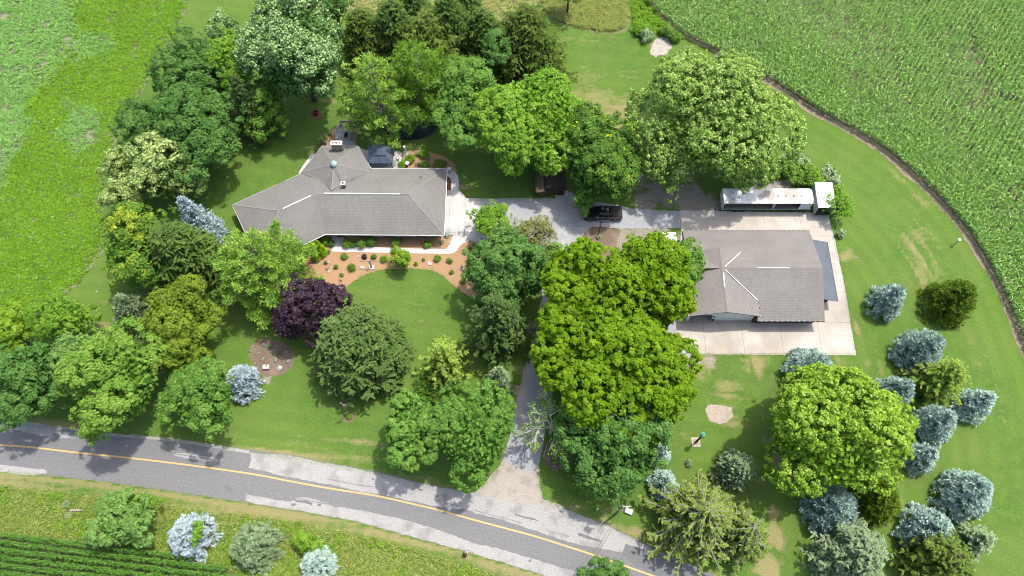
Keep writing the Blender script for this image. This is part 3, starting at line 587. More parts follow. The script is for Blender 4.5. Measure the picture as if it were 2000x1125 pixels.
sheet('concrete_step', [(1084,373),(1110,373),(1110,382.5),(1084,382.5)], .06, M_apron, thick=.06)

# ---------------------------------------------------------------- open sided trailer, box, container
tr = thing('trailer_body', 'long white open sided trailer body with stained roof parked on concrete strip', 'trailer', (31.3,59.15,0))
L_, W_ = 13.3, 2.55
M_troof = mat('stained_white_roof', (.84,.82,.78), .6, (.72,.69,.64), .5, col3=(.48,.44,.39), n3=.33, c3=(.52,.60))
b = MB(); b.prism([(.0,.0),(12.9,0),(13.2,.25),(13.3,.7),(13.3,1.9),(13.2,2.35),(12.9,2.55),(0,2.55)], 2.72, 2.8); rf = b.build('roof', M_troof, tr, .02)
b = MB(); b.box(.05,L_-.05,.05,W_-.05,1.1,1.2); b.build('floor', mat('grey_decking', (.17,.145,.12), .9, (.24,.21,.18), 3), tr)
b = MB(); b.box(.05,L_-.1,W_-.06,W_,1.2,2.72); b.build('back_wall', mat('inner_wall', (.20,.17,.14), .9, (.30,.27,.24), 2), tr)
b = MB(); b.box(0,.08,.0,W_,1.1,2.72); b.box(L_-.1,L_-.02,.3,W_-.3,1.1,2.72); b.build('end_wall', M_white, tr)
b = MB(); b.box(11.4,L_-.25,0,.06,1.1,2.72); b.build('side_panel', mat('panel_white', (.62,.66,.72), .5), tr)
b = MB(); b.box(7.55,7.65,0,W_,1.2,2.72); b.build('partition', M_white, tr)
b = MB(); b.box(0,L_,-.03,.04,1.02,1.12); b.box(0,L_,-.03,.03,2.68,2.76); b.build('side_rail', mat('rail_grey', (.40,.46,.46), .6), tr)
b = MB(); b.box(1.0,12.4,.5,.62,.7,1.1); b.box(1.0,12.4,1.9,2.02,.7,1.1); b.build('chassis', M_gut, tr)
for x in (2.2, 3.4, 10.9):
    for y in (.25, 2.3):
        b = MB(); b.tube([(x,y-.12,.5),(x,y+.12,.5)], [.5,.5], 14); b.build('wheel', M_black, tr)
for i, x in enumerate((8.1, 9.25, 10.45, 11.6)):
    b = MB(); b.lathe([(.13,2.8),(.13,2.88),(.08,2.9)], 10, (x,1.25)); b.build('roof_vent', mat('vent_grey%d' % i, (.30,.27,.25), .8) if i == 0 else bpy.data.materials['vent_grey0'], rf)
b = MB(); b.box(.9,6.4,.86,.90,2.8,2.84); b.build('roof_seam', M_vent, rf)
b = MB(); b.lathe([(.28,1.2),(.3,1.3),(.3,1.95),(.28,2.05)], 12, (41.1,60.4)); tag(b.build('barrel', mat('blue_plastic', (.02,.06,.55), .5)), 'blue plastic barrel standing inside the open trailer', 'barrel')
bx = thing('storage_box', 'short white cargo box open at its south end beside the trailer', 'cargo box', (45.1,58.5,0), math.radians(-1.5))
b = MB(); b.box(-.05,2.6,-.05,4.35,2.7,2.8); b.build('roof', mat('white_box_roof', (.82,.82,.81), .5, (.74,.73,.70), 1.2), bx, .05)
b = MB(); b.box(0,.08,0,4.3,.6,2.7); b.box(2.47,2.55,0,4.3,.6,2.7); b.box(.08,2.47,4.2,4.3,.6,2.7); b.build('wall', mat('box_side', (.50,.58,.60), .6), bx)
b = MB(); b.box(0,2.55,0,4.3,.5,.6); b.build('floor', M_brown, bx)
for x in (.2, 2.3):
    b = MB(); b.tube([(x-.12,3.2,.42),(x+.12,3.2,.42)], [.42,.42], 12); b.build('wheel', M_black, bx)
p = G(1603,418,0); b = MB(); b.box(p.x-.2,p.x+.2,p.y-.2,p.y+.2,0,.04); b.lathe([(.15,.04),(.03,.75)], 12, (p.x,p.y)); tag(b.build('traffic_cone', mat('cone_orange', (.80,.16,.08), .6)), 'orange traffic cone standing before the white cargo box', 'traffic cone')
ct = thing('shipping_container', 'white shipping container left of the garage, partly under tree crowns', 'container', (21.4,49.0,0))
b = MB()
for k in range(18): b.box(.1,2.3,.1+k*.3,.25+k*.3,2.55,2.59)
b.box(0,2.4,0,5.45,2.45,2.56); b.build('roof', mat('container_white', (.85,.85,.84), .5), ct)
b = MB(); b.box(.02,2.38,.02,5.43,.1,2.46); b.build('body', mat('container_side', (.55,.53,.50), .7, (.40,.30,.24), 2), ct)
b = MB(); b.box(1.19,1.21,-.01,.02,.15,2.4); [b.box(x,x+.04,-.03,.02,.15,2.4) for x in (.5,.9,1.5,1.9)]; b.build('door_bar', M_alu, ct)
p = G(1324.5,473.5,1); b = MB(); b.box(p.x-.2,p.x+.2,p.y-.3,p.y+.3,0,1.0); b.box(p.x-.24,p.x+.24,p.y-.34,p.y+.34,1.0,1.06); tag(b.build('rubbish_bin', mat('bin_blue', (.01,.12,.55), .5)), 'blue wheeled bin between the container and the garage', 'bin')
p = G(1322.5,466.8,1); b = MB(); b.lathe([(.06,0),(.06,.9),(.2,.92),(.2,1.0)], 12, (p.x,p.y)); tag(b.build('round_meter_post', M_white), 'small white round topped post beside the blue bin', 'post')

# ---------------------------------------------------------------- gazebo
gz_ = thing('gazebo', 'blue grey metal roofed gazebo on cedar posts behind the house', 'gazebo')
M_gzr = mat('slate_metal', (.085,.115,.165), .5, (.105,.14,.19), 1.5, metal=.1)
X0,X1,Y0,Y1 = -21.95,-18.05,66.3,69.65; cx_,cy_ = -20.0,68.0
roof('roof', [[(X0,Y0,2.5),(X1,Y0,2.5),(cx_+.75,cy_-.6,3.25),(cx_-.75,cy_-.6,3.25)],[(X1,Y0,2.5),(X1,Y1,2.5),(cx_+.75,cy_+.6,3.25),(cx_+.75,cy_-.6,3.25)],[(X1,Y1,2.5),(X0,Y1,2.5),(cx_-.75,cy_+.6,3.25),(cx_+.75,cy_+.6,3.25)],[(X0,Y1,2.5),(X0,Y0,2.5),(cx_-.75,cy_-.6,3.25),(cx_-.75,cy_+.6,3.25)]], M_gzr, gz_, .06)
roof('top_tier', [[(cx_-.95,cy_-.8,3.3),(cx_+.95,cy_-.8,3.3),(cx_+.25,cy_,3.75),(cx_-.25,cy_,3.75)],[(cx_+.95,cy_-.8,3.3),(cx_+.95,cy_+.8,3.3),(cx_+.25,cy_,3.75)],[(cx_+.95,cy_+.8,3.3),(cx_-.95,cy_+.8,3.3),(cx_-.25,cy_,3.75),(cx_+.25,cy_,3.75)],[(cx_-.95,cy_+.8,3.3),(cx_-.95,cy_-.8,3.3),(cx_-.25,cy_,3.75)]], M_gzr, gz_, .05)
strip_between('seam', [((X0,Y0,2.5),(cx_-.75,cy_-.6,3.25)),((X1,Y0,2.5),(cx_+.75,cy_-.6,3.25)),((cx_,Y0,2.5),(cx_,cy_-.6,3.25)),((X1,Y1,2.5),(cx_+.75,cy_+.6,3.25)),((X0,Y1,2.5),(cx_-.75,cy_+.6,3.25)),((X1,cy_,2.5),(cx_+.75,cy_,3.25))], mat('seam_dark', (.06,.08,.12), .5), gz_, .06, .03)
for x in (X0+.3, X1-.3):
    for y in (Y0+.3, Y1-.3):
        b = MB(); b.box(x-.08,x+.08,y-.08,y+.08,0,2.5); b.build('post', M_wood, gz_)
b = MB(); b.box(X0+.2,X1-.2,Y0+.22,Y0+.38,2.3,2.46); b.box(X0+.2,X1-.2,Y1-.38,Y1-.22,2.3,2.46); b.build('beam', M_wood, gz_)

# ---------------------------------------------------------------- pickup truck (nose to -X)
def pickup():
    p = G(1139.5, 434.5, 0); t = thing('pickup_truck', 'black crew cab pickup truck with covered bed parked on the gravel drive', 'pickup truck', (p.x, p.y+.12, 0), math.radians(.6))
    M_p = mat('black_truck_paint', (.018,.021,.026), .22, spec=.6); M_t = mat('tonneau_vinyl', (.035,.038,.042), .7); M_tg = mat('truck_glass', (.01,.014,.018), .35, spec=.25)
    W = 1.96
    b = MB()
    def sec(x, y0, y1, z0, z1): return [(x,y0,z0),(x,y1,z0),(x,y1,z1),(x,y0,z1)]
    secs = [sec(0.0,.28,W-.28,.5,.85), sec(.12,.1,W-.1,.42,1.02), sec(.35,.03,W-.03,.4,1.1), sec(1.2,0,W,.4,1.17), sec(1.75,0,W,.4,1.2), sec(3.9,0,W,.4,1.22), sec(3.95,0,W,.4,1.28), sec(5.6,0,W,.42,1.3), sec(5.72,.08,W-.08,.5,1.26)]
    for s in secs: b.v += s
    for k in range(len(secs)-1):
        i = k*4
        for q in range(4): b.f.append((i+q, i+(q+1) % 4, i+4+(q+1) % 4, i+4+q))
    b.f += [(3,2,1,0), tuple(len(b.v)-4+q for q in range(4))]
    body = b.build('body', M_p, t, .07)
    b = MB(); b.v = [(1.55,.12,1.15),(1.55,W-.12,1.15),(3.92,W-.1,1.15),(3.92,.1,1.15),(2.25,.3,1.86),(2.25,W-.3,1.86),(3.72,W-.27,1.87),(3.72,.27,1.87)]
    b.f = [(0,1,2,3),(7,6,5,4),(0,4,5,1),(1,5,6,2),(2,6,7,3),(3,7,4,0)]; b.build('cab', M_p, t, .06)
    b = MB(); [b.box(2.4,3.6,y,y+.03,1.87,1.885) for y in np.arange(.45, 1.6, .17)]; b.build('roof_rib', mat('rib_grey', (.05,.055,.06), .3), t)
    b = MB(); b.quad((1.62,.2,1.235),(1.62,W-.2,1.235),(2.19,W-.34,1.82),(2.19,.34,1.82)); b.build('windshield', M_tg, t)
    b = MB(); b.quad((1.95,.125,1.24),(2.75,.125,1.24),(2.75,.268,1.75),(2.33,.268,1.75)); b.build('side_window', M_tg, t)
    b = MB(); b.quad((2.85,.123,1.24),(3.75,.118,1.24),(3.62,.262,1.75),(2.85,.266,1.75)); b.build('side_window', M_tg, t)
    b = MB(); b.quad((3.93,.3,1.3),(3.93,W-.3,1.3),(3.79,W-.4,1.76),(3.79,.4,1.76)); b.build('rear_window', M_tg, t)
    b = MB(); b.box(4.02,5.6,.1,W-.1,1.3,1.36); b.build('bed_cover', M_t, t, .02)
    b = MB(); b.box(2.0,3.7,-.1,.02,.33,.38); b.build('running_board', M_alu, t)
    b = MB(); b.box(5.66,5.84,.1,W-.1,.45,.62); b.build('rear_bumper', M_alu, t, .02)
    b = MB(); b.box(-.08,.12,.3,W-.3,.42,.58); b.build('front_bumper', M_alu, t, .02)
    b = MB(); b.box(-.01,.06,.55,W-.55,.62,.84); b.build('grille', mat('grille_black', (.01,.01,.01), .5), t)
    for y in (.18, W-.42):
        b = MB(); b.box(.05,.28,y,y+.24,.8,.99); b.build('headlight', mat('headlight_lens', (.62,.64,.66), .1, spec=.8), t)
    for y in (-.015, W-.14):
        b = MB(); b.box(5.5,5.74,y,y+.155,.95,1.2); b.build('tail_light', mat('tail_red', (.65,.02,.03), .25), t)
    for y0, y1 in ((-.22, .1), (W-.1, W+.22)):
        b = MB(); b.box(1.95,2.08,y0,y1,1.2,1.4); b.build('side_mirror', M_alu, t, .02)
    for x in (2.9, 3.75):
        b = MB(); b.box(x-.22,x-.02,-.03,.0,1.02,1.06); b.build('door_handle', M_alu, t)
    for x in (.95, 4.75):
        for y in (.02, W-.02):
            s = -1 if y < 1 else 1
            b = MB(); b.tube([(x,y-s*.24,.41),(x,y-s*.02,.41),(x,y+s*.03,.41)], [.38,.41,.36], 18); wl = b.build('wheel', mat('tyre', (.02,.02,.02), .85) if 'tyre' not in bpy.data.materials else bpy.data.materials['tyre'], t)
            b = MB(); b.tube([(x,y+s*.03,.41),(x,y+s*.045,.41)], [.25,.22], 12); b.build('rim', M_alu, wl)
pickup()

# ---------------------------------------------------------------- posts, poles and ornaments
def post_thing(name, label, cat, px, py, h): p = G(px, py, 0); return thing(name, label, cat, (p.x, p.y, 0)), p
t, p = post_thing('lamp_post', 'tall black lamp post standing in mulch south of the pickup truck', 'lamp post', 1168.7, 459, 4)
b = MB(); b.lathe([(.13,0),(.13,.35),(.065,.45),(.055,3.8)], 10); b.build('pole', M_gut, t)
b = MB(); b.lathe([(.05,3.8),(.17,3.9),(.2,4.2),(.06,4.35)], 8); b.build('lantern', mat('lantern_dark', (.05,.045,.045), .4), t)
t, p = post_thing('flagpole', 'thin pale flagpole with small red and white flag in round mulch bed', 'flagpole', 681.7, 809.5, 5.6)
b = MB(); b.lathe([(.05,0),(.035,5.6)], 8); b.lathe([(.08,5.6),(.1,5.68),(.06,5.76)], 8); b.build('pole', M_alu, t)
b = MB(); fl = []
for i in range(7):
    for j in range(9): fl.append((.05 + i*.075, .05*math.sin(i*1.3+j*.7), 5.45 - j*.13 - i*.05*(1+j*.1)))
b.v = fl; b.f = [(i*9+j, i*9+j+1, (i+1)*9+j+1, (i+1)*9+j) for i in range(6) for j in range(8)]
M_flag = bpy.data.materials.new('flag_stripes'); M_flag.use_nodes = True; n_ = M_flag.node_tree.nodes; l_ = M_flag.node_tree.links; tc_ = n_.new('ShaderNodeTexCoord'); wv = n_.new('ShaderNodeTexWave'); wv.bands_direction = 'Z'; wv.inputs['Scale'].default_value = 1.0; l_.new(tc_.outputs['Object'], wv.inputs[0]); rr = n_.new('ShaderNodeValToRGB'); rr.color_ramp.interpolation = 'CONSTANT'; rr.color_ramp.elements[0].color = (.75,.03,.08,1); rr.color_ramp.elements[1].color = (.8,.8,.82,1); rr.color_ramp.elements[1].position = .5; l_.new(wv.outputs[0], rr.inputs[0]); l_.new(rr.outputs[0], n_['Principled BSDF'].inputs['Base Color'])
b.build('flag', M_flag, t)
t, p = post_thing('lantern_post', 'dark post topped by tiered mint green lantern on a square pale base', 'lantern post', 1359.5, 863.5, 4.6)
b = MB(); b.box(-.62,.55,-.62,.62,0,.06); ob = b.build('base', mat('pale_base', (.62,.56,.50), .9, (.46,.40,.33), 3), t)
b = MB(); b.box(-.35,.35,-.35,.35,.06,.09); b.build('base_infill', mat('tan_infill', (.46,.34,.24), .9), t)
b = MB(); b.lathe([(.16,.06),(.15,.5),(.11,3.4)], 10); b.build('pole', mat('dark_post', (.05,.048,.035), .8), t)
M_mint = mat('mint_green', (.14,.50,.32), .5, (.20,.58,.40), 3)
b = MB(); b.lathe([(.08,3.4),(.16,3.5),(.1,3.75),(.34,3.85),(.3,3.98),(.14,4.02)], 10); b.build('lower_tier', M_mint, t)
b = MB(); b.lathe([(.14,4.02),(.14,4.2),(.34,4.24),(.2,4.42),(.04,4.5),(.02,4.95)], 10); b.build('upper_tier', M_mint, t)
t, p = post_thing('birdhouse_post', 'small white roofed birdhouse on a leaning grey post by the corn edge', 'birdhouse', 1863.5, 477.5, 1.6)
b = MB(); b.lathe([(.07,0),(.06,1.3)], 8); b.build('post', M_alu, t)
b = MB(); b.box(-.13,.13,-.13,.13,1.3,1.55); b.build('birdhouse', M_bench, t); b = MB(); b.quad((-.2,-.2,1.53),(.2,-.2,1.53),(.2,.0,1.68),(-.2,.0,1.68)); b.quad((-.2,.2,1.53),(-.2,.0,1.68),(.2,.0,1.68),(.2,.2,1.53)); b.build('roof', M_white, t)
t, p = post_thing('utility_pole', 'weathered grey utility pole with hoops of cable beside the road', 'utility pole', 1204, 1002.5, 6.2)
M_pole = mat('weathered_pole', (.34,.35,.31), .9, (.24,.24,.21), 5)
b = MB(); b.lathe([(.17,0),(.13,6.3)], 10); b.build('pole', M_pole, t)
b = MB(); b.box(-.1,1.0,-.05,.05,5.5,5.6); b.build('crossarm', mat('arm_pale', (.62,.62,.60), .7), t)
b = MB(); b.lathe([(.06,5.6),(.09,5.7),(.05,5.8)], 8, (.93,0)); b.build('insulator', M_white, t)
def hoop(c, r, z0, m, nm):
    b = MB(); b.tube([(c[0]+r*math.cos(a*.3927), c[1]+r*math.sin(a*.3927)*.9, z0+r*math.sin(a*.3927)*.6) for a in range(17)], [.025]*17, 5, False); b.build(nm, m, t)
hoop((-.32,-.1), .27, 5.2, M_white, 'cable_coil'); hoop((-.28,.05), .36, 5.4, M_gut, 'cable_coil'); hoop((.18,-.2), .22, 4.9, M_alu, 'cable_coil')
b = MB(); b.tube([(0,0,6.2),(.25,.3,6.35)], [.05,.03], 6); b.build('bracket', M_gut, t)
b = MB()
for dz, dx in ((5.9, 0), (5.6, .4)):
    b.tube([(dx + (-9.5)*k/10, -14.5*k/10, dz - 1.6*math.sin(math.pi*k/10)*.6) for k in range(11)], [.022]*11, 4)
b.build('service_wire', M_gut, t)
p = G(1166, 995.5, 0); b = MB(); b.lathe([(.11,0),(.13,.1),(.13,1.05),(.08,1.15)], 10, (p.x, p.y)); tag(b.build('marker_post', M_white), 'short plump white marker post on grass left of the utility pole', 'marker post')
p = G(1228.5, 998, .4); t = thing('utility_box', 'low pale grey utility box on the grass right of the utility pole', 'utility box', (p.x, p.y, 0), math.radians(-22))
b = MB(); b.box(-.5,.5,-.36,.36,0,.42); b.build('body', mat('box_grey', (.60,.60,.59), .6), t, .06)
p = G(1231.5, 992, 0); b = MB(); b.lathe([(.04,0),(.04,.6),(.06,.62),(.06,1.1)], 8, (p.x, p.y)); tag(b.build('cable_marker', mat('marker_orange', (.75,.15,.06), .6)), 'thin orange cable marker behind the pale utility box', 'marker')
# wind ornament in the front bed
t, p = post_thing('wind_vane', 'pale blue column with long thin horizontal propeller on square slab in mulch', 'garden ornament', 725.8, 522.5, 2)
b = MB(); b.box(-.36,.36,-.38,.34,0,.14); b.build('slab', M_white, t); b = MB(); b.lathe([(.17,.14),(.13,1.0),(.10,1.85)], 10); b.build('column', mat('pale_blue', (.50,.60,.62), .5), t)
b = MB(); b.lathe([(.14,1.8),(.18,1.95),(.1,2.05)], 8); b.build('hub', mat('navy_hub', (.10,.16,.26), .5), t)
b = MB(); b.box(-1.45,1.45,.05,.12,1.88,1.98); b.build('propeller', mat('propeller_grey', (.33,.34,.34), .6), t)
t, p = post_thing('garden_column', 'white column ornament on a square concrete slab right of the gazebo', 'garden ornament', 792.3, 300, 2)
b = MB(); b.box(-.4,.42,-.42,.42,0,.1); b.build('slab', M_apron, t); b = MB(); b.lathe([(.24,.1),(.15,.9),(.14,1.6),(.2,1.7),(.2,1.95)], 10); b.build('column', M_white, t)
b = MB(); b.box(-.05,.05,-.2,-.1,.9,1.1); b.build('plaque', mat('navy_plaque', (.03,.05,.12), .5), t)
for px, py, lab in ((796.7,323.5,'round white birdbath in mulch between the green bushes behind the house'), (637.5,281.5,'pale stone birdbath in mulch beside the row of small conifers')):
    t, p = post_thing('birdbath', lab, 'birdbath', px, py, .8); t['group'] = 'birdbaths by the house'
    b = MB(); b.lathe([(.2,0),(.1,.15),(.09,.65),(.14,.7)], 12); b.build('pedestal', M_apron, t)
    b = MB(); b.lathe([(.1,.68),(.3,.74),(.33,.82),(.29,.82),(.05,.77)], 16); b.build('bowl', M_white if px > 700 else M_bench, t)
def bench(px, py, L, rz, label, back=True, W=.55):
    p = G(px, py, .4); t = thing('garden_bench', label, 'bench', (p.x, p.y, 0), rz, 'benches on the round patio')
    b = MB(); [b.box(-L/2, L/2, -W/2+i*W/5, -W/2+i*W/5+W/5-.02, .42, .46) for i in range(5)]; b.build('seat', M_bench, t)
    if back: b = MB(); b.box(-L/2,L/2,W/2,W/2+.05,.46,.9); b.build('backrest', mat('bench_back', (.50,.44,.34), .9) if 'bench_back' not in bpy.data.materials else bpy.data.materials['bench_back'], t)
    for x in (-L/2+.05, L/2-.1):
        for y in (-W/2+.03, W/2-.08): b = MB(); b.box(x,x+.06,y,y+.06,0,.42); b.build('leg', M_bench, t)
    for x in (-L/2-.02, L/2-.03): b = MB(); b.box(x,x+.05,-W/2,W/2,.62,.67); b.build('armrest', M_bench, t)
bench(676.5,241.8,2.0,0,'pale wooden bench at the far north end of the round patio'); bench(691,263.5,1.75,math.radians(76),'long weathered wooden bench on the right side of round patio', True, .6)
p = G(675.5,262.5,.5); t = thing('fire_table', 'small rectangular table with black glass top on the round patio', 'table', (p.x,p.y,0), math.radians(-6))
b = MB(); b.box(-.25,.25,-.42,.42,.46,.5); b.build('tabletop', M_glass, t); b = MB(); b.box(-.27,.27,-.44,.44,.38,.455); b.build('frame', M_alu, t)
for x in (-.24,.2):
    for y in (-.4,.36): b = MB(); b.box(x,x+.04,y,y+.04,0,.38); b.build('leg', M_alu, t)
p = G(777.8,306.5,.5); t = thing('fire_table', 'white oval fire table with dark trough on the slab right of the gazebo', 'table', (p.x,p.y,0), math.radians(-3))
b = MB(); b.prism([(.19*math.cos(a*.5236), .42*math.sin(a*.5236)) for a in range(12)], .1, .55); b.build('body', M_white, t, .02); b = MB(); b.box(-.07,.07,-.25,.25,.55,.56); b.build('trough', mat('trough_dark', (.08,.03,.03), .8), t)
p = G(617,222.5,0); t = thing('fire_ring', 'dark red metal fire ring on a round patch of red mulch', 'fire pit', (p.x,p.y,0))
b = MB(); b.lathe([(.42,0),(.42,.35),(.36,.35),(.36,.02)], 18); b.build('ring', mat('ring_black', (.05,.03,.03), .8), t); b = MB(); b.lathe([(.34,.1),(.3,.2),(.1,.24)], 10); b.build('coals', mat('ember_red', (.32,.03,.03), .9), t)
p = G(877.8,329.5,.8); b = MB(); b.box(p.x-.3,p.x+.3,p.y-.28,p.y+.28,0,.85); tag(b.build('heat_pump', mat('unit_cream', (.66,.66,.62), .6), None, .04), 'pale square air conditioning unit at the northeast corner of the house', 'air conditioner')
p = G(910.8,383.2,.2); t = thing('garden_gnome', 'small red and green garden ornament at the corner of the side path', 'garden ornament', (p.x,p.y,0))
b = MB(); b.lathe([(.14,0),(.16,.15),(.1,.32)], 10); b.build('body', mat('gnome_green', (.08,.20,.08), .6), t); b = MB(); b.lathe([(.12,.32),(.13,.36),(.02,.6)], 10); b.build('hat', mat('gnome_red', (.65,.06,.03), .6), t)
p = G(645.2,478,.2); t = thing('gazing_ball', 'grey blue gazing ball with an orange top beside the front step', 'garden ornament', (p.x,p.y,0))
b = MB(); b.lathe([(.06,0),(.05,.3),(.15,.38),(.2,.5),(.15,.63),(.05,.68)], 12); b.build('ball', mat('ball_blue', (.30,.36,.46), .15, spec=.8), t, 0, True); b = MB(); b.lathe([(.06,.66),(.07,.78),(.02,.84)], 8); b.build('finial', mat('finial_orange', (.75,.12,.03), .5), t)
p = G(645.5,521.5,0); t = thing('bird_feeder', 'pink topped bird feeder on a pole among the yellow flowers in mulch', 'bird feeder', (p.x,p.y,0))
b = MB(); b.lathe([(.14,0),(.14,.05),(.03,.08),(.025,1.7)], 8); b.build('pole', M_alu, t); b = MB(); b.lathe([(.08,1.4),(.1,1.7),(.22,1.72),(.04,1.86)], 10); b.build('feeder', mat('feeder_pink', (.55,.38,.34), .6), t)
p = G(902.5,525.5,0); t = thing('driftwood_sculpture', 'forked pale driftwood log standing in mulch near the tree shadow', 'driftwood', (p.x,p.y,0))
M_dw = mat('driftwood', (.46,.42,.37), .9, (.30,.27,.24), 7, .5)
b = MB(); b.tube([(-.05,0,0),(0,.1,.3),(.02,.25,.62),(.05,.3,.8)], [.2,.17,.16,.05], 8); b.tube([(0,.1,.2),(.22,-.25,.18),(.36,-.45,.1)], [.14,.1,.05], 7); b.tube([(0,.1,.2),(-.28,-.1,.15),(-.36,-.2,.06)], [.12,.08,.04], 7); b.build('log', M_dw, t)
p = G(148,1000,.3); t = thing('planter_box', 'small three sided pink brick enclosure sunk in the roadside grass', 'enclosure', (p.x,p.y,0))
M_pk = mat('pink_brick', (.55,.48,.44), .9, (.45,.36,.33), 6)
b = MB(); b.box(-.72,.72,.15,.32,0,.42); b.box(-.72,-.57,-.35,.15,0,.38); b.build('wall', M_pk, t); b = MB(); b.box(-.57,.6,.05,.15,0,.3); b.build('inner_face', M_brown, t)
# timber and stone edging along the drive
M_kerb = mat('timber_edging', (.52,.44,.35), .9, (.40,.34,.27), 6)
def edging(name, pts, label, m=M_kerb, wdt=.16, h=.12):
    P = [G(x, y, 0) for x, y in pts]; b = MB()
    for a, c in zip(P[:-1], P[1:]):
        d = (c - a).normalized(); s = Vector((-d.y, d.x, 0)) * wdt / 2; a2 = a + d*.01; c2 = c - d*.01
        i = len(b.v); b.v += [tuple(q) for q in (a2-s, a2+s, c2+s, c2-s)] + [tuple(q + Vector((0,0,h))) for q in (a2-s, a2+s, c2+s, c2-s)]
        b.f += [(i,i+1,i+2,i+3),(i+7,i+6,i+5,i+4),(i,i+4,i+5,i+1),(i+1,i+5,i+6,i+2),(i+2,i+6,i+7,i+3),(i+3,i+7,i+4,i)]
    return tag(b.build(name, m), label, 'edging', 'edging along the driveway')
edging('kerb', [(1046,622),(1041,655),(1034,690),(1028,720),(1018,752),(1009,785)], 'long pale timber edging along the west side of the driveway')
edging('kerb', [(1133.5,500),(1133.5,480),(1134.5,461),(1155,443.5)], 'angled stone edging round the corner of the mulch by the truck')
edging('kerb', [(1157,442.5),(1185,444),(1210,446.5)], 'short pale timber edging between the pickup truck and the mulch')
edging('kerb', [(1069,866),(1065,880),(1061,893)], 'low white edging beside the small mulch bed near the road')

# ---------------------------------------------------------------- boulders and stones
def rock(px, py, rx, ry, rz, label, name='boulder', c1=(.36,.36,.30), c2=(.24,.25,.21), seed=0, hgt=.3, flat=False, group='boulders in the oval rock garden', cat='boulder'):
    p = G(px, py, hgt*.5); s = PM(px, py, 0); r = random.Random(seed)
    bm = bmesh.new(); bmesh.ops.create_icosphere(bm, subdivisions=2, radius=1)
    ax = [Vector((r.uniform(-1,1), r.uniform(-1,1), r.uniform(-.4,1))).normalized() for _ in range(7)]; dk = [r.uniform(.62,.86) for _ in ax]
    for v in bm.verts:
        for a, d in zip(ax, dk):
            q = v.co.dot(a)
            if q > d: v.co -= a * (q - d)
        v.co += Vector((r.uniform(-.03,.03),)*3)
        v.co.x *= rx/s*1.15; v.co.y *= ry/s*1.15; v.co.z = max(-.1, v.co.z*hgt*(.6 if flat else 1.0)) if not flat else max(-.05, min(v.co.z*hgt*1.5, hgt*.5))
    me = bpy.data.meshes.new(name); bm.to_mesh(me); bm.free()
    key = 'rock_%d_%d' % (int(c1[0]*100), int(c1[1]*100)); m = bpy.data.materials.get(key) or mat(key, c1, .9, c2, 4, .4)
    me.materials.append(m); o = link(name, me); o.location = (p.x, p.y, 0); o.rotation_euler = (0, 0, math.radians(rz)); tag(o, label, cat, group)
gr, mo, wh, ta = ((.34,.35,.30),(.24,.25,.21)), ((.34,.35,.20),(.25,.26,.14)), ((.62,.60,.54),(.5,.48,.43)), ((.50,.38,.24),(.38,.28,.18))
for i, (px,py,rx,ry,rz,c,h,lab) in enumerate([
  (515.3,672,4.4,4.2,10,gr,.42,'grey green boulder at the top of the oval rock garden'),
  (541,675.8,5.6,3.1,-25,mo,.32,'long mossy boulder at upper right of the oval rock garden'),
  (500,676,2.2,3.2,5,ta,.25,'small upright brown stone at upper left of the rock garden'),
  (488.7,685.6,4.6,2.9,-8,gr,.35,'flat grey boulder on the left rim of the oval rock garden'),
  (504.7,689.8,2.8,2.4,40,ta,.22,'small tan stone on the sunlit sand of the rock garden'),
  (530.4,687.6,4.7,3.2,30,mo,.32,'oval mossy boulder left of the caged green plant in rock garden'),
  (558,687.2,5.1,3.9,-28,gr,.38,'brownish grey boulder near the right edge of the rock garden'),
  (512.6,700.8,4.3,3.9,30,mo,.38,'pale mossy boulder above the white cut block in rock garden'),
  (537.6,703,5.4,5.6,35,gr,.5,'large grey boulder with dark hollow in the rock garden middle'),
  (562.4,704.4,4.3,5.2,-10,gr,.42,'pointed blue grey boulder on the right side of the rock garden'),
  (545.7,718.6,5.8,5.8,30,wh,.5,'big pale boulder at the bottom right of the rock garden'),
  (497,710,3,2.3,0,ta,.22,'tan stone peeping out beside the pale blue spruce')]):
    rock(px,py,rx,ry,rz,lab,'boulder',c[0],c[1],i+3,h)
p = G(518.7,716,.5); t = thing('stone_block', 'squared white cut stone block with a small brown ornament on top', 'stone block', (p.x,p.y,0), math.radians(2))
b = MB(); b.box(-.47,.47,-.32,.32,0,.5); b.build('block', mat('white_stone', (.70,.64,.60), .9, (.6,.54,.5), 4, .3), t, .08)
b = MB(); b.lathe([(.09,.5),(.1,.6),(.05,.72)], 8, (.12,.12)); b.build('ornament', M_rust, t)
for i, (px,py,rx,ry,rz,lab) in enumerate([
  (707,521.3,5.6,3.6,-20,'flat grey stone slab left of the propeller ornament'), (839.4,513.8,4.2,5.2,30,'tall flat grey stone slab right of the small round tree'),
  (699.5,500.2,2.6,1.9,30,'small pinkish stone beside the purple leaved shrub'), (817,504,2,1.6,0,'small white stone just right of the round lime tree'),
  (739.5,511.8,1.9,1.7,0,'small white stone under the right tip of the propeller'), (876.6,472.2,2.6,2.3,0,'round cream stone in the mulch near the walkway bend'),
  (879.6,457,1.9,1.9,0,'small cream stone at the corner of the concrete apron'), (927,500.3,3.4,4.3,0,'upright pale boulder at the edge of the big maple crown'),
  (858.3,327.3,2.6,1.9,0,'pale stone close to the house wall among bushes behind house'), (858.4,309.4,2.3,1.5,0,'small white stone at the outer edge of the back mulch bed'),
  (643,529.5,3,1.8,20,'pale stone at the edge of the purple maple crown')]):
    rock(px,py,rx,ry,rz,lab,'stone',(.56,.54,.50),(.46,.44,.40),i+40,.22,True,'stones in the mulch beds','stone')
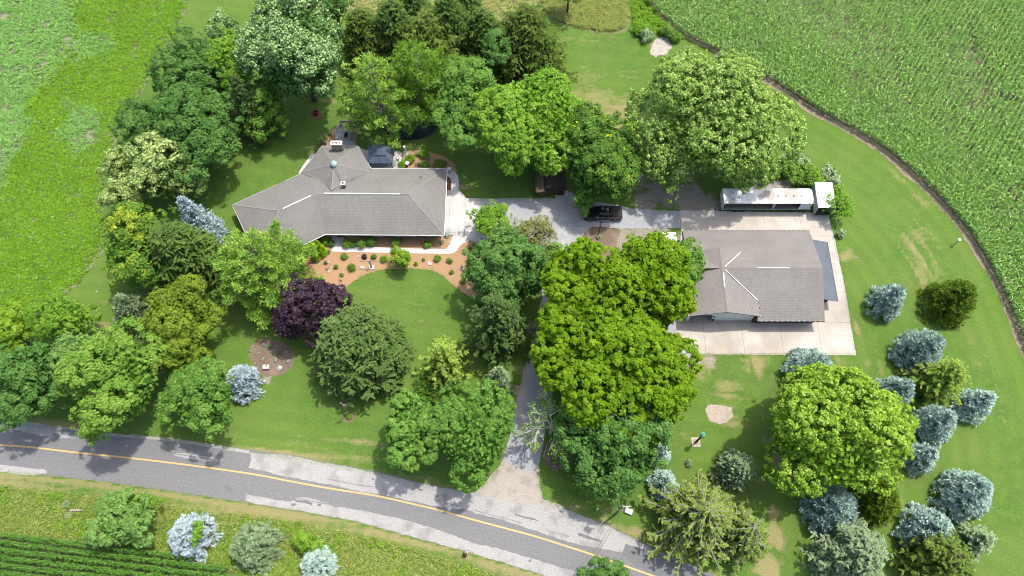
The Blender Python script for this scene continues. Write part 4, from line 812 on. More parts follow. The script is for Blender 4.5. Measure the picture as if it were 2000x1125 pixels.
for i, (px,py,lab) in enumerate([(1072.7,896.5,'small cream stone left of the small ball shrub in roadside mulch'),(1082.6,910,'small tan stone at the bottom of the roadside mulch bed'),(1075.2,876.3,'tiny white stone at the top of the roadside mulch bed'),(188,569,'tiny white stone on the grass at the field corner'),(671,1111.5,'white rock among tall weeds right of the pale round spruce')]):
    rock(px,py,1.9,1.6,0,lab,'stone',(.60,.55,.46),(.5,.45,.38),i+60,.15,False,'small loose stones','stone')
# ================================================================ VEGETATION
LM = {}
def LMAT(nm, cols, **kw): LM[nm] = leafmat('leaf_' + nm, cols, **kw)
LMAT('walnut', [(.036,.088,.006),(.082,.170,.008),(.142,.255,.012),(.25,.36,.04)], trans=.3, k=1.0, kb=0.5)
LMAT('lime', [(.045,.100,.010),(.105,.200,.016),(.180,.300,.025),(.33,.44,.12)], trans=.3, k=1.2, kb=0.75, sq=.2)
LMAT('limegrey', [(.050,.100,.018),(.105,.180,.034),(.165,.250,.060),(.32,.41,.17)], trans=.3, k=1.4, kb=0.8, sq=.15)
LMAT('bright', [(.038,.100,.012),(.080,.180,.018),(.135,.255,.025),(.22,.35,.06)], trans=.28, k=1.25, kb=0.85)
LMAT('maple', [(.020,.055,.014),(.042,.102,.022),(.072,.150,.034),(.120,.210,.060)], k=1.55, kb=0.65)
LMAT('deep', [(.014,.044,.014),(.032,.084,.024),(.058,.126,.038),(.095,.175,.062)], k=1.5, kb=0.66)
LMAT('mid', [(.028,.070,.014),(.060,.130,.024),(.102,.188,.036),(.16,.25,.065)], k=1.45, kb=0.69)
LMAT('soft', [(.038,.085,.026),(.076,.150,.044),(.118,.205,.066),(.18,.28,.10)], k=1.5, kb=0.74)
LMAT('silver', [(.022,.060,.016),(.044,.102,.028),(.080,.155,.045),(.27,.37,.20)], rough=.45, k=1.25, kb=0.84, sq=.05)
LMAT('paleleaf', [(.040,.085,.020),(.088,.150,.036),(.160,.230,.070),(.38,.45,.22)], rough=.45, k=1.2, kb=0.79, sq=.08)
LMAT('yellow', [(.024,.066,.016),(.048,.112,.022),(.095,.175,.030),(.24,.26,.03)], k=1.4, kb=0.65, sq=.05)
LMAT('gold', [(.022,.060,.018),(.040,.095,.024),(.066,.14,.03),(.33,.34,.02)], k=1.4, kb=0.65, sq=.05)
LMAT('olive', [(.035,.070,.012),(.076,.132,.020),(.125,.190,.030),(.20,.26,.05)], k=1.25, kb=0.60)
LMAT('purple', [(.014,.008,.014),(.030,.016,.026),(.055,.032,.046),(.115,.075,.100)], trans=.1, k=.9, kb=1.0)
LMAT('fir', [(.020,.048,.012),(.042,.086,.020),(.072,.124,.032),(.115,.170,.055)], rough=.6, trans=.1, k=1.2, kb=0.85)
LMAT('darkfir', [(.014,.036,.010),(.030,.064,.016),(.056,.100,.024),(.10,.15,.04)], rough=.6, trans=.1, k=1.6, kb=0.74)
LMAT('norway', [(.026,.052,.010),(.056,.098,.018),(.105,.155,.034),(.21,.27,.075)], rough=.6, trans=.12, k=1.45, kb=0.75, sq=.15)
LMAT('blue', [(.050,.088,.080),(.105,.160,.150),(.180,.250,.240),(.29,.37,.36)], rough=.6, trans=.05, k=1.9, kb=0.9)
LMAT('paleblue', [(.100,.150,.145),(.205,.275,.280),(.340,.420,.440),(.50,.57,.60)], rough=.6, trans=.05, k=1.2, kb=1.0)
LMAT('sage', [(.050,.085,.040),(.100,.150,.075),(.165,.225,.125),(.26,.32,.20)], rough=.6, trans=.08, k=1.5, kb=.9)
LMAT('larch', [(.070,.125,.018),(.140,.220,.035),(.225,.325,.070),(.34,.43,.12)], rough=.6, trans=.25, k=1.35, kb=0.74)
LMAT('pine', [(.035,.085,.025),(.080,.175,.042),(.170,.280,.045),(.30,.37,.07)], rough=.6, trans=.2, k=1.45, kb=0.74, sq=.15)
LMAT('arbor', [(.040,.085,.006),(.088,.160,.008),(.150,.240,.012),(.23,.32,.03)], rough=.6, k=2.0, kb=0.55)
LMAT('dry', [(.10,.10,.03),(.16,.17,.06),(.24,.25,.10),(.32,.32,.15)], rough=.7, k=1.2)
LMAT('corn', [(.028,.090,.012),(.060,.170,.022),(.110,.250,.036),(.42,.57,.32)], rough=.4, spec=.45, trans=.25, k=1.12, kb=.6, sq=.05)
LMAT('corndark', [(.024,.080,.010),(.050,.150,.018),(.090,.215,.028),(.17,.30,.06)], rough=.5, spec=.2, trans=.25, k=.9, kb=.85)
LMAT('soy', [(.060,.150,.050),(.110,.240,.070),(.175,.325,.105),(.27,.43,.18)], trans=.25, k=1.05, kb=0.74)
LMAT('weed', [(.055,.150,.014),(.115,.265,.020),(.185,.350,.032),(.32,.46,.09)], trans=.3, k=.92, kb=0.65)
LMAT('straw', [(.13,.20,.04),(.22,.27,.07),(.34,.35,.13),(.50,.47,.24)], trans=.2, k=1.0, kb=.8)
M_bark = mat('bark', (.16,.135,.11), .95, (.09,.075,.06), 6, .3)
M_barkg = mat('grey_bark', (.30,.28,.25), .95, (.20,.19,.17), 6, .3)
M_twig = mat('pale_twigs', (.42,.39,.34), .9, (.30,.27,.23), 5)

def dirs_sphere(n, rg, zmin=-1.0):
    d = unit(rg.normal(size=(n * 3 + 30, 3))); return d[d[:, 2] > zmin][:n]
def blob_leaves(rg, BC, BR, BD, bv, nleaf, L, W, mode, zs=.85, bias=-.25, vr=.22, glint=0.0):
    """leaves on lumps BC (centres) of radius BR that face BD"""
    wgt = BR ** 2; idx = rg.choice(len(BC), size=nleaf, p=wgt / wgt.sum())
    u = unit(rg.normal(size=(nleaf, 3))); s = (u * BD[idx]).sum(1); flip = s < bias; u[flip] = unit(u[flip] - 2 * s[flip][:, None] * BD[idx][flip])
    R = BR[idx][:, None] * np.where(rg.random((nleaf, 1)) < .14, rg.uniform(1.0, 1.5, (nleaf, 1)), rg.uniform(.6, 1.08, (nleaf, 1)))
    P = BC[idx] + u * R * np.array([1, 1, zs])
    rnd = rg.normal(size=(nleaf, 3))
    if mode == 'leaf': N = u * 1.2 + np.array([0, 0, .7]) + rnd * .36; T = rg.normal(size=(nleaf, 3))
    elif mode == 'droop': N = u + np.array([0, 0, .9]) + rnd * .3; T = u * np.array([1, 1, .3]) - np.array([0, 0, .45]) + rnd * .25
    else: T = u + BD[idx] * .6 + rnd * .35; N = np.cross(T, rnd) + np.array([0, 0, .6])     # spray
    v = np.clip(bv[idx] + rg.normal(0, vr, nleaf), 0, 1)
    if glint: gm = (rg.random(nleaf) < glint * np.clip(BD[idx][:, 2] + .6, 0, 1.5)); v[gm] = rg.uniform(.82, 1, gm.sum())  # pale leaves as painted glints and silvery tips, more on upward clumps
    k = rg.uniform(.7, 1.3, nleaf)
    V, F = leaf_quads(P, N, T, L * k, W * k)
    return V, F, v
def join(parts):
    Vs, Fs, As = [], [], []; o = 0
    for V, F, a in parts: Vs.append(V); Fs.append(F + o); As.append(a); o += len(V)
    return np.concatenate(Vs), np.concatenate(Fs), np.concatenate(As)

def broadleaf(name, label, cat, px, py, rx_px, ry_px, kind, H=None, group=None, seed=0, nl=None, L=None, mode='leaf', bs=1.0, vmid=.5, hi=0.0, bark=None, gaps=0.0, zr=None, vr=.17, glint=0.0, spot=0.0):
    s0 = PM(px, py, 6); R = rx_px / s0
    Ht = H or (R * 1.75 + 2.5); rz = zr or min(Ht * .44, R * 1.0); hc = Ht - rz
    c = G(px, py, hc); s = PM(px, py, hc); rx, ry = rx_px / s * .95, ry_px / s * .98
    rg = np.random.default_rng(seed * 7 + 13)
    t = thing(name, label, cat, (c.x, c.y, 0), 0, group)
    # boughs: a handful of big uneven lobes, each carrying many leaf clumps
    R0 = math.sqrt(rx * ry); sc = np.array([rx, ry, rz]); nl_ = 1 if R0 < .9 else int(5 + R0 * .9)
    if nl_ == 1: LC = np.zeros((1, 3)); LR = np.ones(1) * .95
    else:
        LD = dirs_sphere(nl_, rg, -.35); nl_ = len(LD); LR = rg.uniform(.30, .56, nl_); LC = LD * (1.13 - LR * rg.uniform(.65, 1.15, nl_))[:, None]
        LC = np.concatenate([LC, [[0, 0, .12]]]); LR = np.concatenate([LR, [.62]])
    nb = int((30 + rx * ry * 9.5) / bs ** 1.6); li = rg.choice(len(LC), size=nb, p=LR ** 2 / (LR ** 2).sum()); D = dirs_sphere(nb * 2, rg, -.55)[:nb]; li = li[:len(D)]
    q = LC[li] + D * (LR[li] * rg.uniform(.82, 1.05, len(D)))[:, None]
    dist = np.linalg.norm(q[:, None] - LC[None], axis=2) / LR[None]; dist[np.arange(len(q)), li] = 9
    ok = (dist.min(1) > .78) & (q[:, 2] > -.95)
    D, q = D[ok], q[ok]; BC = q * sc; D = unit(D + unit(q) * .5); BR = (.36 + .068 * R0) * bs ** .8 * rg.uniform(.55, 1.35, len(D)); BR = np.minimum(BR, R0 * .55)
    BC = BC - D * (BR * .35)[:, None]
    if R0 > 1.5: ex = (rg.random(len(D)) < .22) & (D[:, 2] < .6); BC[ex] += D[ex] * (BR[ex] * rg.uniform(.5, 1.5, ex.sum()))[:, None]; BR = np.where(ex, BR * .62, BR)
    if gaps: k = rg.random(len(D)) > gaps; D, BC, BR = D[k], BC[k], BR[k]
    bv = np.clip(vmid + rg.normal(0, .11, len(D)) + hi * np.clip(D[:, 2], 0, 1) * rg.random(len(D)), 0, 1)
    if spot: sm = rg.random(len(bv)) < spot; bv[sm] = 1.0; BR[sm] *= .6
    n = nl or int(rx_px * ry_px * 3.3 + 300); L = (L or max(.2, min(.40, .2 + R * .03))) * .82
    parts = [blob_leaves(rg, BC, BR, D, bv, n, L, L * .62 if mode != 'leaf' else L * .72, mode, vr=vr, glint=glint)]
    m = max(60, int(n * .14)); Pi = dirs_sphere(m, rg, -.7); m = len(Pi); Pi = Pi * rg.uniform(.4, .86, (m, 1)) * np.array([rx, ry, rz])
    V, F = leaf_quads(Pi, rg.normal(size=(m, 3)) + [0, 0, 1], rg.normal(size=(m, 3)), L * 2.1, L * 1.6); parts.append((V, F, np.clip(rg.normal(.4, .15, m), 0, 1)))
    V, F, A = join(parts); V[:, 2] += hc; V[:, 2] = np.maximum(V[:, 2], .12)
    np_mesh('crown', V, F, LM[kind], A, t)
    b = MB(); r0 = .05 + R * .045
    lean = rg.normal(0, .15, 2)
    b.tube([(0, 0, 0), (lean[0]*.4, lean[1]*.4, hc * .45), (lean[0], lean[1], hc * .8)], [r0 * 1.3, r0, r0 * .75], 8)
    for i in rg.choice(len(BC), size=min(len(BC), int(7 + R * 2.2)), replace=False):
        q = BC[i]; e = Vector((q[0] * .98, q[1] * .98, hc + q[2] * .9)); st = Vector((lean[0] * .7, lean[1] * .7, hc * rg.uniform(.4, .78)))
        mid = st.lerp(e, .5) + Vector((rg.normal(0, .2), rg.normal(0, .2), rg.uniform(.1, .6)))
        b.tube([st, mid, e], [r0 * .42, r0 * .26, .025], 5)
    b.build('trunk', bark or M_bark, t)
    return t

CTR = {}
for l_ in '''very pale blue spruce beside|471,742,42
grey green spruce by the lawn|255,603,44
narrow grey blue spruce left|974,738,31
pale blue spruce tucked against|1290,884,24
pale blue spruce behind the large|1297,942,33
blue spruce peeking out above|1588,722,60
dark blue spruce at the southwest|1629,990,62
dense dark green cedar|1712,972,52
blue spruce directly below|1815,1032,57
large blue spruce alone|1893,962,59
small blue spruce at the east foot|1803,892,35
blue spruce with brownish inner|1831,824,46
pale blue spruce at the right end|1910,786,38
grey blue spruce touching|1755,762,39
bulky blue spruce above|1803,681,52
blue spruce standing alone nearest|1737,583,40
dark olive spruce standing alone|1864,583,55
grey green conifer alone on|1438,914,43
shaggy grey green spruce at|1665,1084,90
olive green spruce at the bottom|1832,1096,86
thin pale grey green conifer|1905,1056,43
wispy light green larch|1838,742,70
feathery lime green larch|868,704,66
pale silver blue spruce with|370,1046,53
round sage green spruce|495,1066,56
small round blue spruce|620,1102,40
broad dark green conifer|703,684,100
star shaped olive spruce|971,634,84
dark olive spruce with fanned|362,498,80'''.split(chr(10)):
    k_, v_ = l_.split('|'); CTR[k_] = [float(x) for x in v_.split(',')]
def centred(label, ax, ay, H, R):
    for k_, (cx, cy, r) in CTR.items():
        if label.startswith(k_): return G(cx, cy, H * .42), r / PM(cx, cy, H * .25) * (.89 if 'blue spruce' in label or 'dark olive spruce standing' in label else 1)
    return G(ax, ay, H), R * 13.0 / PM(ax, ay, 0) * .98
def cone_blobs(name, label, cat, ax, ay, H, R, kind, group=None, seed=0, prof=.75, bl=.42, nl=None, L=.42, W=.11, vmid=.5, vr=.2, base=.3, squash=1.0, cut=0.0, patch=None):
    """dense tufted conifer: apex pixel, height, base radius"""
    c, R = centred(label, ax, ay, H, R); rg = np.random.default_rng(seed * 11 + 5); t = thing(name, label, cat, (c.x, c.y, 0), 0, group)
    area = math.pi * R * math.hypot(R, H * .8); nb = int(area / (bl ** 2) * .85)
    u_ = rg.random(nb); f = np.where(rg.random(nb) < .62, 1 - u_ ** (1 / (1 + prof)), 1 - (u_ ** .5) ** (1 / prof))      # lumps spread evenly over the slope and the top
    f = np.clip(f, 0, .985); rr = R * np.clip(1 - f, 0, 1) ** prof * (1 + .12 * np.sin(np.arange(nb) * 2.399 * 3))
    th = rg.random(nb) * 2 * math.pi; z = base + f * (H - base - bl * .5)
    D = unit(np.stack([np.cos(th), np.sin(th), np.full(nb, .45) + f * .8], 1))
    k = rg.uniform(.78, 1.0, nb); BC = np.stack([np.cos(th) * rr * k, np.sin(th) * rr * k * squash, z], 1)
    BR = bl * rg.uniform(.6, 1.15, nb) * (1 - .45 * f)
    BC -= D * (BR * .5)[:, None]
    bv = np.clip(vmid + rg.normal(0, .13, nb), 0, 1)
    s = PM(ax, ay, H * .5); n = nl or int(R * R * s * s * 2.3 + H * R * s * s * .35)
    if cut: kk = rg.random(nb) > cut; BC, BR, D, bv = BC[kk], BR[kk], D[kk], bv[kk]
    parts = [blob_leaves(rg, BC, BR, D, bv, n, L, W, 'spray', zs=1, bias=-.1, vr=vr)]
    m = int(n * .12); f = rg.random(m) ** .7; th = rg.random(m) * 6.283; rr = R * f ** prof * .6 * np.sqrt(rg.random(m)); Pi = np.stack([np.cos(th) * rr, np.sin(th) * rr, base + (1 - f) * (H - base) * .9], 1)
    V, F = leaf_quads(Pi, rg.normal(size=(m, 3)) + [0, 0, 1.2], rg.normal(size=(m, 3)), L * 1.8, W * 5); parts.append((V, F, np.full(m, .05)))  # inner filler leaves all darkest, shade coloured into the crown
    V, F, A = join(parts); V[:, 2] = np.maximum(V[:, 2], .08); np_mesh('crown', V, F, LM[kind], A, t)
    b = MB(); b.tube([(0, 0, 0), (0, 0, H * .5), (0, 0, H * .97)], [.06 + H * .014, .04 + H * .008, .02], 7); b.build('trunk', M_bark, t)
    return t

def star_tree(name, label, cat, ax, ay, H, R, kind, group=None, seed=0, nbr=80, prof=.7, droop=.25, wid=.22, L=.34, W=.10, dens=1.0, base=.08, vmid=.45, twig=M_bark, tw=.03, vr=.2, tipv=.2, up=.35, ragged=.25, mass=1.0, ry=1.0, hang=0.0, flat=.35):
    """open conifer with visible radiating branches"""
    c, R = centred(label, ax, ay, H, R); rg = np.random.default_rng(seed * 17 + 3); t = thing(name, label, cat, (c.x, c.y, 0), 0, group)
    s = PM(ax, ay, H * .5); Ps, Ts, Ns, vv = [], [], [], []; b = MB()
    b.tube([(0, 0, 0), (0, 0, H * .5), (0, 0, H)], [.08 + H * .016, .05 + H * .009, .02], 7)
    for i in range(nbr):
        f = ((i + .5) / nbr) ** .8; f = base + (1 - base) * f                     # height fraction of the foot
        ln = R * (1 - f) ** prof * rg.uniform(1 - ragged, 1 + ragged * .5) + .25; th = i * 2.39996 + rg.normal(0, .2)
        el = (-.12 + up * 1.6 * f ** 1.5) + rg.normal(0, .06)
        K = max(4, int(ln / .5)); ts = np.linspace(0, 1, K + 1); d = np.array([math.cos(th), math.sin(th) * ry])
        path = np.stack([d[0] * ln * ts, d[1] * ln * ts, f * H + ln * (math.sin(el) * ts - droop * ts ** 2 + droop * .45 * ts ** 3)], 1)
        path[:, :2] += rg.normal(0, .03 * ln, (1, 2)) * ts[:, None] ** 2
        path[:, 2] = np.maximum(path[:, 2], .15)
        b.tube([tuple(p) for p in path], list(tw * (1.5 - 1.2 * ts) * (.5 + ln / R)), 4, False)
        n = int((ln * ln * wid * s * s * 1.5 + 14) * dens)
        side = np.array([-math.sin(th), math.cos(th), 0]); dd = np.array([d[0], d[1], 0])
        ms = max(5, int(ln * 4.5)); tj = np.sort(rg.random(ms)) ** .8 * .95 + .05; sj = np.where(rg.random(ms) < .5, -1., 1.); lj = (wid * 2.3 * ln * (1.12 - tj) + .16) * rg.uniform(.55, 1.25, ms)
        lj = np.where(rg.random(ms) < .2, .12, lj); aj = rg.uniform(.45, .95, ms)
        k = rg.choice(ms, size=n, p=(lj + .1) / (lj + .1).sum()); j = np.minimum((tj[k] * K).astype(int), K - 1); fr = (tj[k] * K - j)[:, None]
        u = rg.random(n) ** .8; dirn = side * (sj[k] * np.sin(aj[k] * 1.35))[:, None] + dd * np.cos(aj[k] * 1.35)[:, None]
        P = path[j] * (1 - fr) + path[j + 1] * fr + dirn * (u * lj[k])[:, None] + rg.normal(0, .045, (n, 3))
        P[:, 2] += -(u * lj[k]) * flat - hang * rg.random(n)
        T = dirn + rg.normal(0, .28, (n, 3)) - np.array([0, 0, hang + .05])
        Ps.append(P); Ts.append(T); Ns.append(rg.normal(0, .35, (n, 3)) + [0, 0, 1]); vv.append(np.clip(vmid + tipv * (tj[k] + u * .3 - .6) + rg.normal(0, vr, n) + rg.normal(0, .07), 0, 1))
    P = np.concatenate(Ps); T = np.concatenate(Ts); N = np.concatenate(Ns); A = np.concatenate(vv); k = rg.uniform(.7, 1.3, len(P))
    P[:, 2] = np.maximum(P[:, 2] - .07, .15)
    V, F = leaf_quads(P, N, T, L * .85 * k, W * .8 * k); parts = [(V, F, A)]
    m = int(len(P) * .08 * mass)
    if m:
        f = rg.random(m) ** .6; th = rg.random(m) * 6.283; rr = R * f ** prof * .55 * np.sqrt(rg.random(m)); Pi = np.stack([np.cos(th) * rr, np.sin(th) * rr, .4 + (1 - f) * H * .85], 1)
        V2, F2 = leaf_quads(Pi, rg.normal(size=(m, 3)) + [0, 0, 1.2], rg.normal(size=(m, 3)), .75, .5); parts.append((V2, F2, np.full(m, .05)))  # dark filler leaves round the trunk, inner shade held in their colour
    V, F, A = join(parts); np_mesh('crown', V, F, LM[kind], A, t); b.build('trunk', twig, t)
    return t

def pine_tree(name, label, cat, ax, ay, H, R, kind='pine', group=None, seed=0, nbr=46, tuft=.75, tilt=(0, 0), fill=1.0, dens=1.0, prof=.6):
    """long limbed pine with feathery tufts towards the branch ends"""
    c = G(ax, ay, H); rg = np.random.default_rng(seed * 19 + 1); t = thing(name, label, cat, (c.x, c.y, 0), 0, group)
    s = PM(ax, ay, H * .5); b = MB(); b.tube([(0, 0, 0), (0, 0, H * .5), (0, 0, H * .96)], [.07 + H * .016, .05 + H * .01, .03], 7); BC, BR, BD = [], [], []
    for i in range(nbr):
        f = .12 + .86 * ((i + .5) / nbr); ln = R * (1 - f) ** prof * rg.uniform(.72, 1.12) + .4; th = i * 2.39996 + rg.normal(0, .25)
        d = np.array([math.cos(th), math.sin(th), 0]); K = 5; ts = np.linspace(0, 1, K + 1)
        path = d * (ln * ts)[:, None]; path[:, 2] = f * H * .97 + ln * (.22 * ts ** 2 + (.1 + .5 * f) * ts) - ln * .12
        b.tube([tuple(p) for p in path], list(.055 * (1.3 - ts) * (.4 + ln / R)), 5, False)
        nt = max(3, int(ln * 2.6 * fill))
        for q in range(nt):
            u = rg.uniform(.38, 1.02) if ln > 1.5 else rg.uniform(.2, 1); j = min(int(u * K), K - 1); fr = u * K - j
            p = path[j] * (1 - fr) + path[min(j + 1, K)] * fr; sd = np.array([-d[1], d[0], 0]); w_ = rg.normal(0, .16) * ln * (1.2 - u)
            BC.append(p + sd * w_ + [0, 0, rg.uniform(-.1, .25)]); BR.append(tuft * rg.uniform(.5, 1.0) * (.6 + .4 * ln / R)); BD.append(unit(d + [0, 0, .7] + sd * np.sign(w_) * .4))
    BC, BR, BD = np.array(BC), np.array(BR), np.array(BD); bv = np.clip(.5 + rg.normal(0, .18, len(BC)), 0, 1)
    n = int(R * R * s * s * 3.6 * dens)
    V, F, A = blob_leaves(rg, BC, BR, BD, bv, n, .40, .11, 'spray', zs=.6, bias=-.2, vr=.17); np_mesh('crown', V, F, LM[kind], A, t); b.build('trunk', M_barkg, t)
    return t

def bare_tree(name, label, cat, px, py, H, R, kind, seed=0, nl=900, twig=M_twig):
    c = G(px, py, H * .6); rg = random.Random(seed); t = thing(name, label, cat, (c.x, c.y, 0)); b = MB(); tips = []
    def grow(p, d, ln, r, lv):
        q = p + d * ln; mid = p.lerp(q, .5) + Vector((rg.gauss(0, .05), rg.gauss(0, .05), rg.gauss(0, .05))) * ln
        b.tube([p, mid, q], [r, r * .8, r * .6], 5, False); tips.append(q); tips.append(mid)
        if lv == 0: return
        for k in range(3 if lv > 1 else 4):
            dd = (d + Vector((rg.gauss(0, .55), rg.gauss(0, .55), rg.gauss(.0, .4)))).normalized(); grow(q if k else mid, dd, ln * rg.uniform(.6, .82), r * .64, lv - 1)
    b.tube([(0, 0, 0), (0, 0, H * .3)], [.22, .17], 8)
    for k in range(8):
        a = k * 2.4 + rg.random(); e = rg.uniform(.1, 1.2); grow(Vector((0, 0, H * .3)), Vector((math.cos(a) * math.cos(e), math.sin(a) * math.cos(e), math.sin(e))), R * .46, .17, 3)
    b.build('trunk', twig, t); g2 = np.random.default_rng(seed); T = np.array([tuple(x) for x in tips]); T = T[(T[:, 2] < H * .75)]
    P = T[g2.integers(0, len(T), nl)] + g2.normal(0, .28, (nl, 3)); P[:, 2] = np.maximum(P[:, 2] , .3)
    V, F = leaf_quads(P, g2.normal(size=(nl, 3)) + [0, 0, 1], g2.normal(size=(nl, 3)), .3, .2); np_mesh('crown', V, F, LM[kind], np.clip(g2.normal(.6, .2, nl), 0, 1), t)
    return t

# ---- broadleaf trees ------------------------------------------------------------------------------------
BL = broadleaf; TG = 'trees round the house and yard'
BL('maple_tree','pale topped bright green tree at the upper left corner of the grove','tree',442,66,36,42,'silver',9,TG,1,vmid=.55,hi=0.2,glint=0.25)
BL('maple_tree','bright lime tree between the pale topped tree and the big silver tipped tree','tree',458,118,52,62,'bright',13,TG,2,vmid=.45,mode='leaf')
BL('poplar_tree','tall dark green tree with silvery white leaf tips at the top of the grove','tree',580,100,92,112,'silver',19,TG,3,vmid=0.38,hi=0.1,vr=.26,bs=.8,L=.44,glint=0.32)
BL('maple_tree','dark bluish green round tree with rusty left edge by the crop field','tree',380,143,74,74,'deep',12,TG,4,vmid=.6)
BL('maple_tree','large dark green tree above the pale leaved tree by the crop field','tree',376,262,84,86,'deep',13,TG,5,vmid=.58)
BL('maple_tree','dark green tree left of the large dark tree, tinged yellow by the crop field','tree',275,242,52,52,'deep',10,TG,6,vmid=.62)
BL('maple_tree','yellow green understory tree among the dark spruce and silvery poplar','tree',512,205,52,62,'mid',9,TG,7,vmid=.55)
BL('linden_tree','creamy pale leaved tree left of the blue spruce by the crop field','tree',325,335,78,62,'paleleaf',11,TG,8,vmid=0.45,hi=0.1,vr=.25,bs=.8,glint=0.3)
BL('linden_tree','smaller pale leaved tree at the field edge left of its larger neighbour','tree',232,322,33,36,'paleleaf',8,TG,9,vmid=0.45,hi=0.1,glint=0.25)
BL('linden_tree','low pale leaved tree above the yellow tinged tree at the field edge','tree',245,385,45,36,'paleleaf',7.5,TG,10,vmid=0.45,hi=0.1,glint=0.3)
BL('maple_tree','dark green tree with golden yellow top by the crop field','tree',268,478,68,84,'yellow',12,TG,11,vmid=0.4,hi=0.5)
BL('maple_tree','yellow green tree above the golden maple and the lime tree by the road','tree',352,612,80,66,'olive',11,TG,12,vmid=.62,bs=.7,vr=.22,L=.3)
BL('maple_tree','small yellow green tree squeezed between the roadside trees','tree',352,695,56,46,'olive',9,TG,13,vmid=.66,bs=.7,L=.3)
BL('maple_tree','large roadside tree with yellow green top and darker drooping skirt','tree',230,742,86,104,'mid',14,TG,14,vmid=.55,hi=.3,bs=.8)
BL('willow_tree','narrow grey green tree between two roadside maples','tree',152,708,42,72,'soft',10,TG,15,vmid=0.4,bs=.8,L=.3)
BL('maple_tree','dark green round tree at the left edge beside the road','tree',64,738,74,84,'deep',12,TG,16,vmid=.66)
BL('locust_tree','soft bright green round tree near the left edge by the crop field','tree',124,622,63,46,'bright',9,TG,17,vmid=.42,bs=.6,L=.26)
BL('maple_tree','yellow green tree cut by the left edge of the view','tree',20,648,42,44,'lime',8,TG,18,vmid=.5)
BL('maple_tree','dark green roadside tree left of the pale blue spruce','tree',396,776,68,72,'maple',11,TG,19,vmid=.62)
BL('purple_maple','dark purple leaved maple on the front lawn','tree',620,602,72,66,'purple',10,TG,20,vmid=.5,hi=.15,bs=.6,L=.3)
b_ = BL('purple_maple','low purple leaved maple reaching left behind the purple maple','tree',566,632,42,36,'purple',8,TG,21,vmid=.52,bs=.6,L=.3)
BL('oak_tree','round mid green tree left of the darker one by the driveway mouth','tree',808,836,58,76,'maple',11,TG,22,vmid=.74,bs=.6,hi=.1,L=.32)
BL('oak_tree','large dark green tree left of the driveway near the road','tree',926,842,82,94,'maple',13,TG,23,vmid=.60,bs=.6,L=.34)
BL('maple_tree','dense dark green tree beside the driveway above the grey green spruce','tree',1002,526,84,74,'deep',12,TG,24,vmid=.66)
BL('maple_tree','small bright green tree at the corner of the concrete apron','tree',960,432,42,36,'bright',7,TG,25,vmid=.62,bs=.8,L=.28)
BL('crabapple_tree','sparse olive brown tree right of the small bright tree','tree',1042,454,48,34,'dry',6,TG,26,vmid=.35,nl=4200,gaps=.25,L=.22,bs=.55)
BL('maple_tree','small fresh green tree at the west corner of the walnut grove','tree',1078,502,29,28,'mid',7,TG,27,vmid=.6)
WG = 'yellow green walnut trees beside the drive'
BL('walnut_tree','yellow green walnut with visible forked limbs at the left of the walnut group','tree',1122,545,76,74,'walnut',15,WG,28,mode='droop',bs=.42,L=.46,vmid=.52,gaps=.38,bark=M_barkg)
BL('walnut_tree','yellow green walnut nearest to the white shipping container','tree',1258,568,102,92,'walnut',16,WG,29,mode='droop',bs=.42,L=.46,vmid=.5,gaps=.16,bark=M_barkg)
BL('walnut_tree','largest yellow green walnut in the lower middle of the walnut group','tree',1232,742,138,118,'walnut',17,WG,30,mode='droop',bs=.36,L=.46,vmid=.5,gaps=.16,bark=M_barkg)
BL('walnut_tree','middle yellow green walnut between the other three walnuts','tree',1165,640,110,84,'walnut',15,WG,31,mode='droop',bs=.4,L=.46,vmid=.48,gaps=.22,bark=M_barkg)
BL('walnut_tree','yellow green walnut reaching out over the driveway beside the dying tree','tree',1108,712,78,60,'walnut',13,WG,32,mode='droop',bs=.4,L=.46,vmid=.48,gaps=.22,bark=M_barkg)
BL('maple_tree','dark green tree leaning over the west edge of the garage roof','tree',1348,520,36,48,'maple',9,TG,32,vmid=.72,bs=.8)
BL('maple_tree','thin leaved tree spreading over the white shipping container','tree',1292,503,26,38,'mid',7,TG,33,vmid=.5,gaps=.35,nl=900)
BL('maple_tree','large dark green tree below the walnuts near the road','tree',1205,862,98,92,'deep',13,TG,34,vmid=.70)
BL('viburnum_bush','grey green bush at the foot of the dark tree by the road','bush',1142,936,30,29,'olive',4,TG,35,vmid=.35,bs=.7)
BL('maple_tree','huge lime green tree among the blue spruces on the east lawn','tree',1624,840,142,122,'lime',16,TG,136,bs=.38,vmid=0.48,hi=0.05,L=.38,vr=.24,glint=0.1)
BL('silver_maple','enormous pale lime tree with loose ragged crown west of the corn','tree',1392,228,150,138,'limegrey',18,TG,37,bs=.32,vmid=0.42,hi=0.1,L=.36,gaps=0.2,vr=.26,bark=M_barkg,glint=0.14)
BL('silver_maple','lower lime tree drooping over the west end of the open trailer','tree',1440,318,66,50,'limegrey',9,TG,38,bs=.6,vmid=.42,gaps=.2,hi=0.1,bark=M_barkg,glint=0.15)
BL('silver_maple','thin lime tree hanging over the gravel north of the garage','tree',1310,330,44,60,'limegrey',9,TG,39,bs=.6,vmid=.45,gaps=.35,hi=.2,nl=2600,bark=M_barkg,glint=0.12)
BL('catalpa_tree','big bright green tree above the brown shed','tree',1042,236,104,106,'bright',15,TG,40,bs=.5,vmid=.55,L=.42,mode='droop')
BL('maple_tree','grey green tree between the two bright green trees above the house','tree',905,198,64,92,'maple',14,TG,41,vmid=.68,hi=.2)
BL('chestnut_tree','dark green tree with bright yellow blossoms over the pickup truck','tree',1168,312,78,90,'gold',13,TG,42,vmid=0.45,hi=0,vr=.16,spot=0.05)
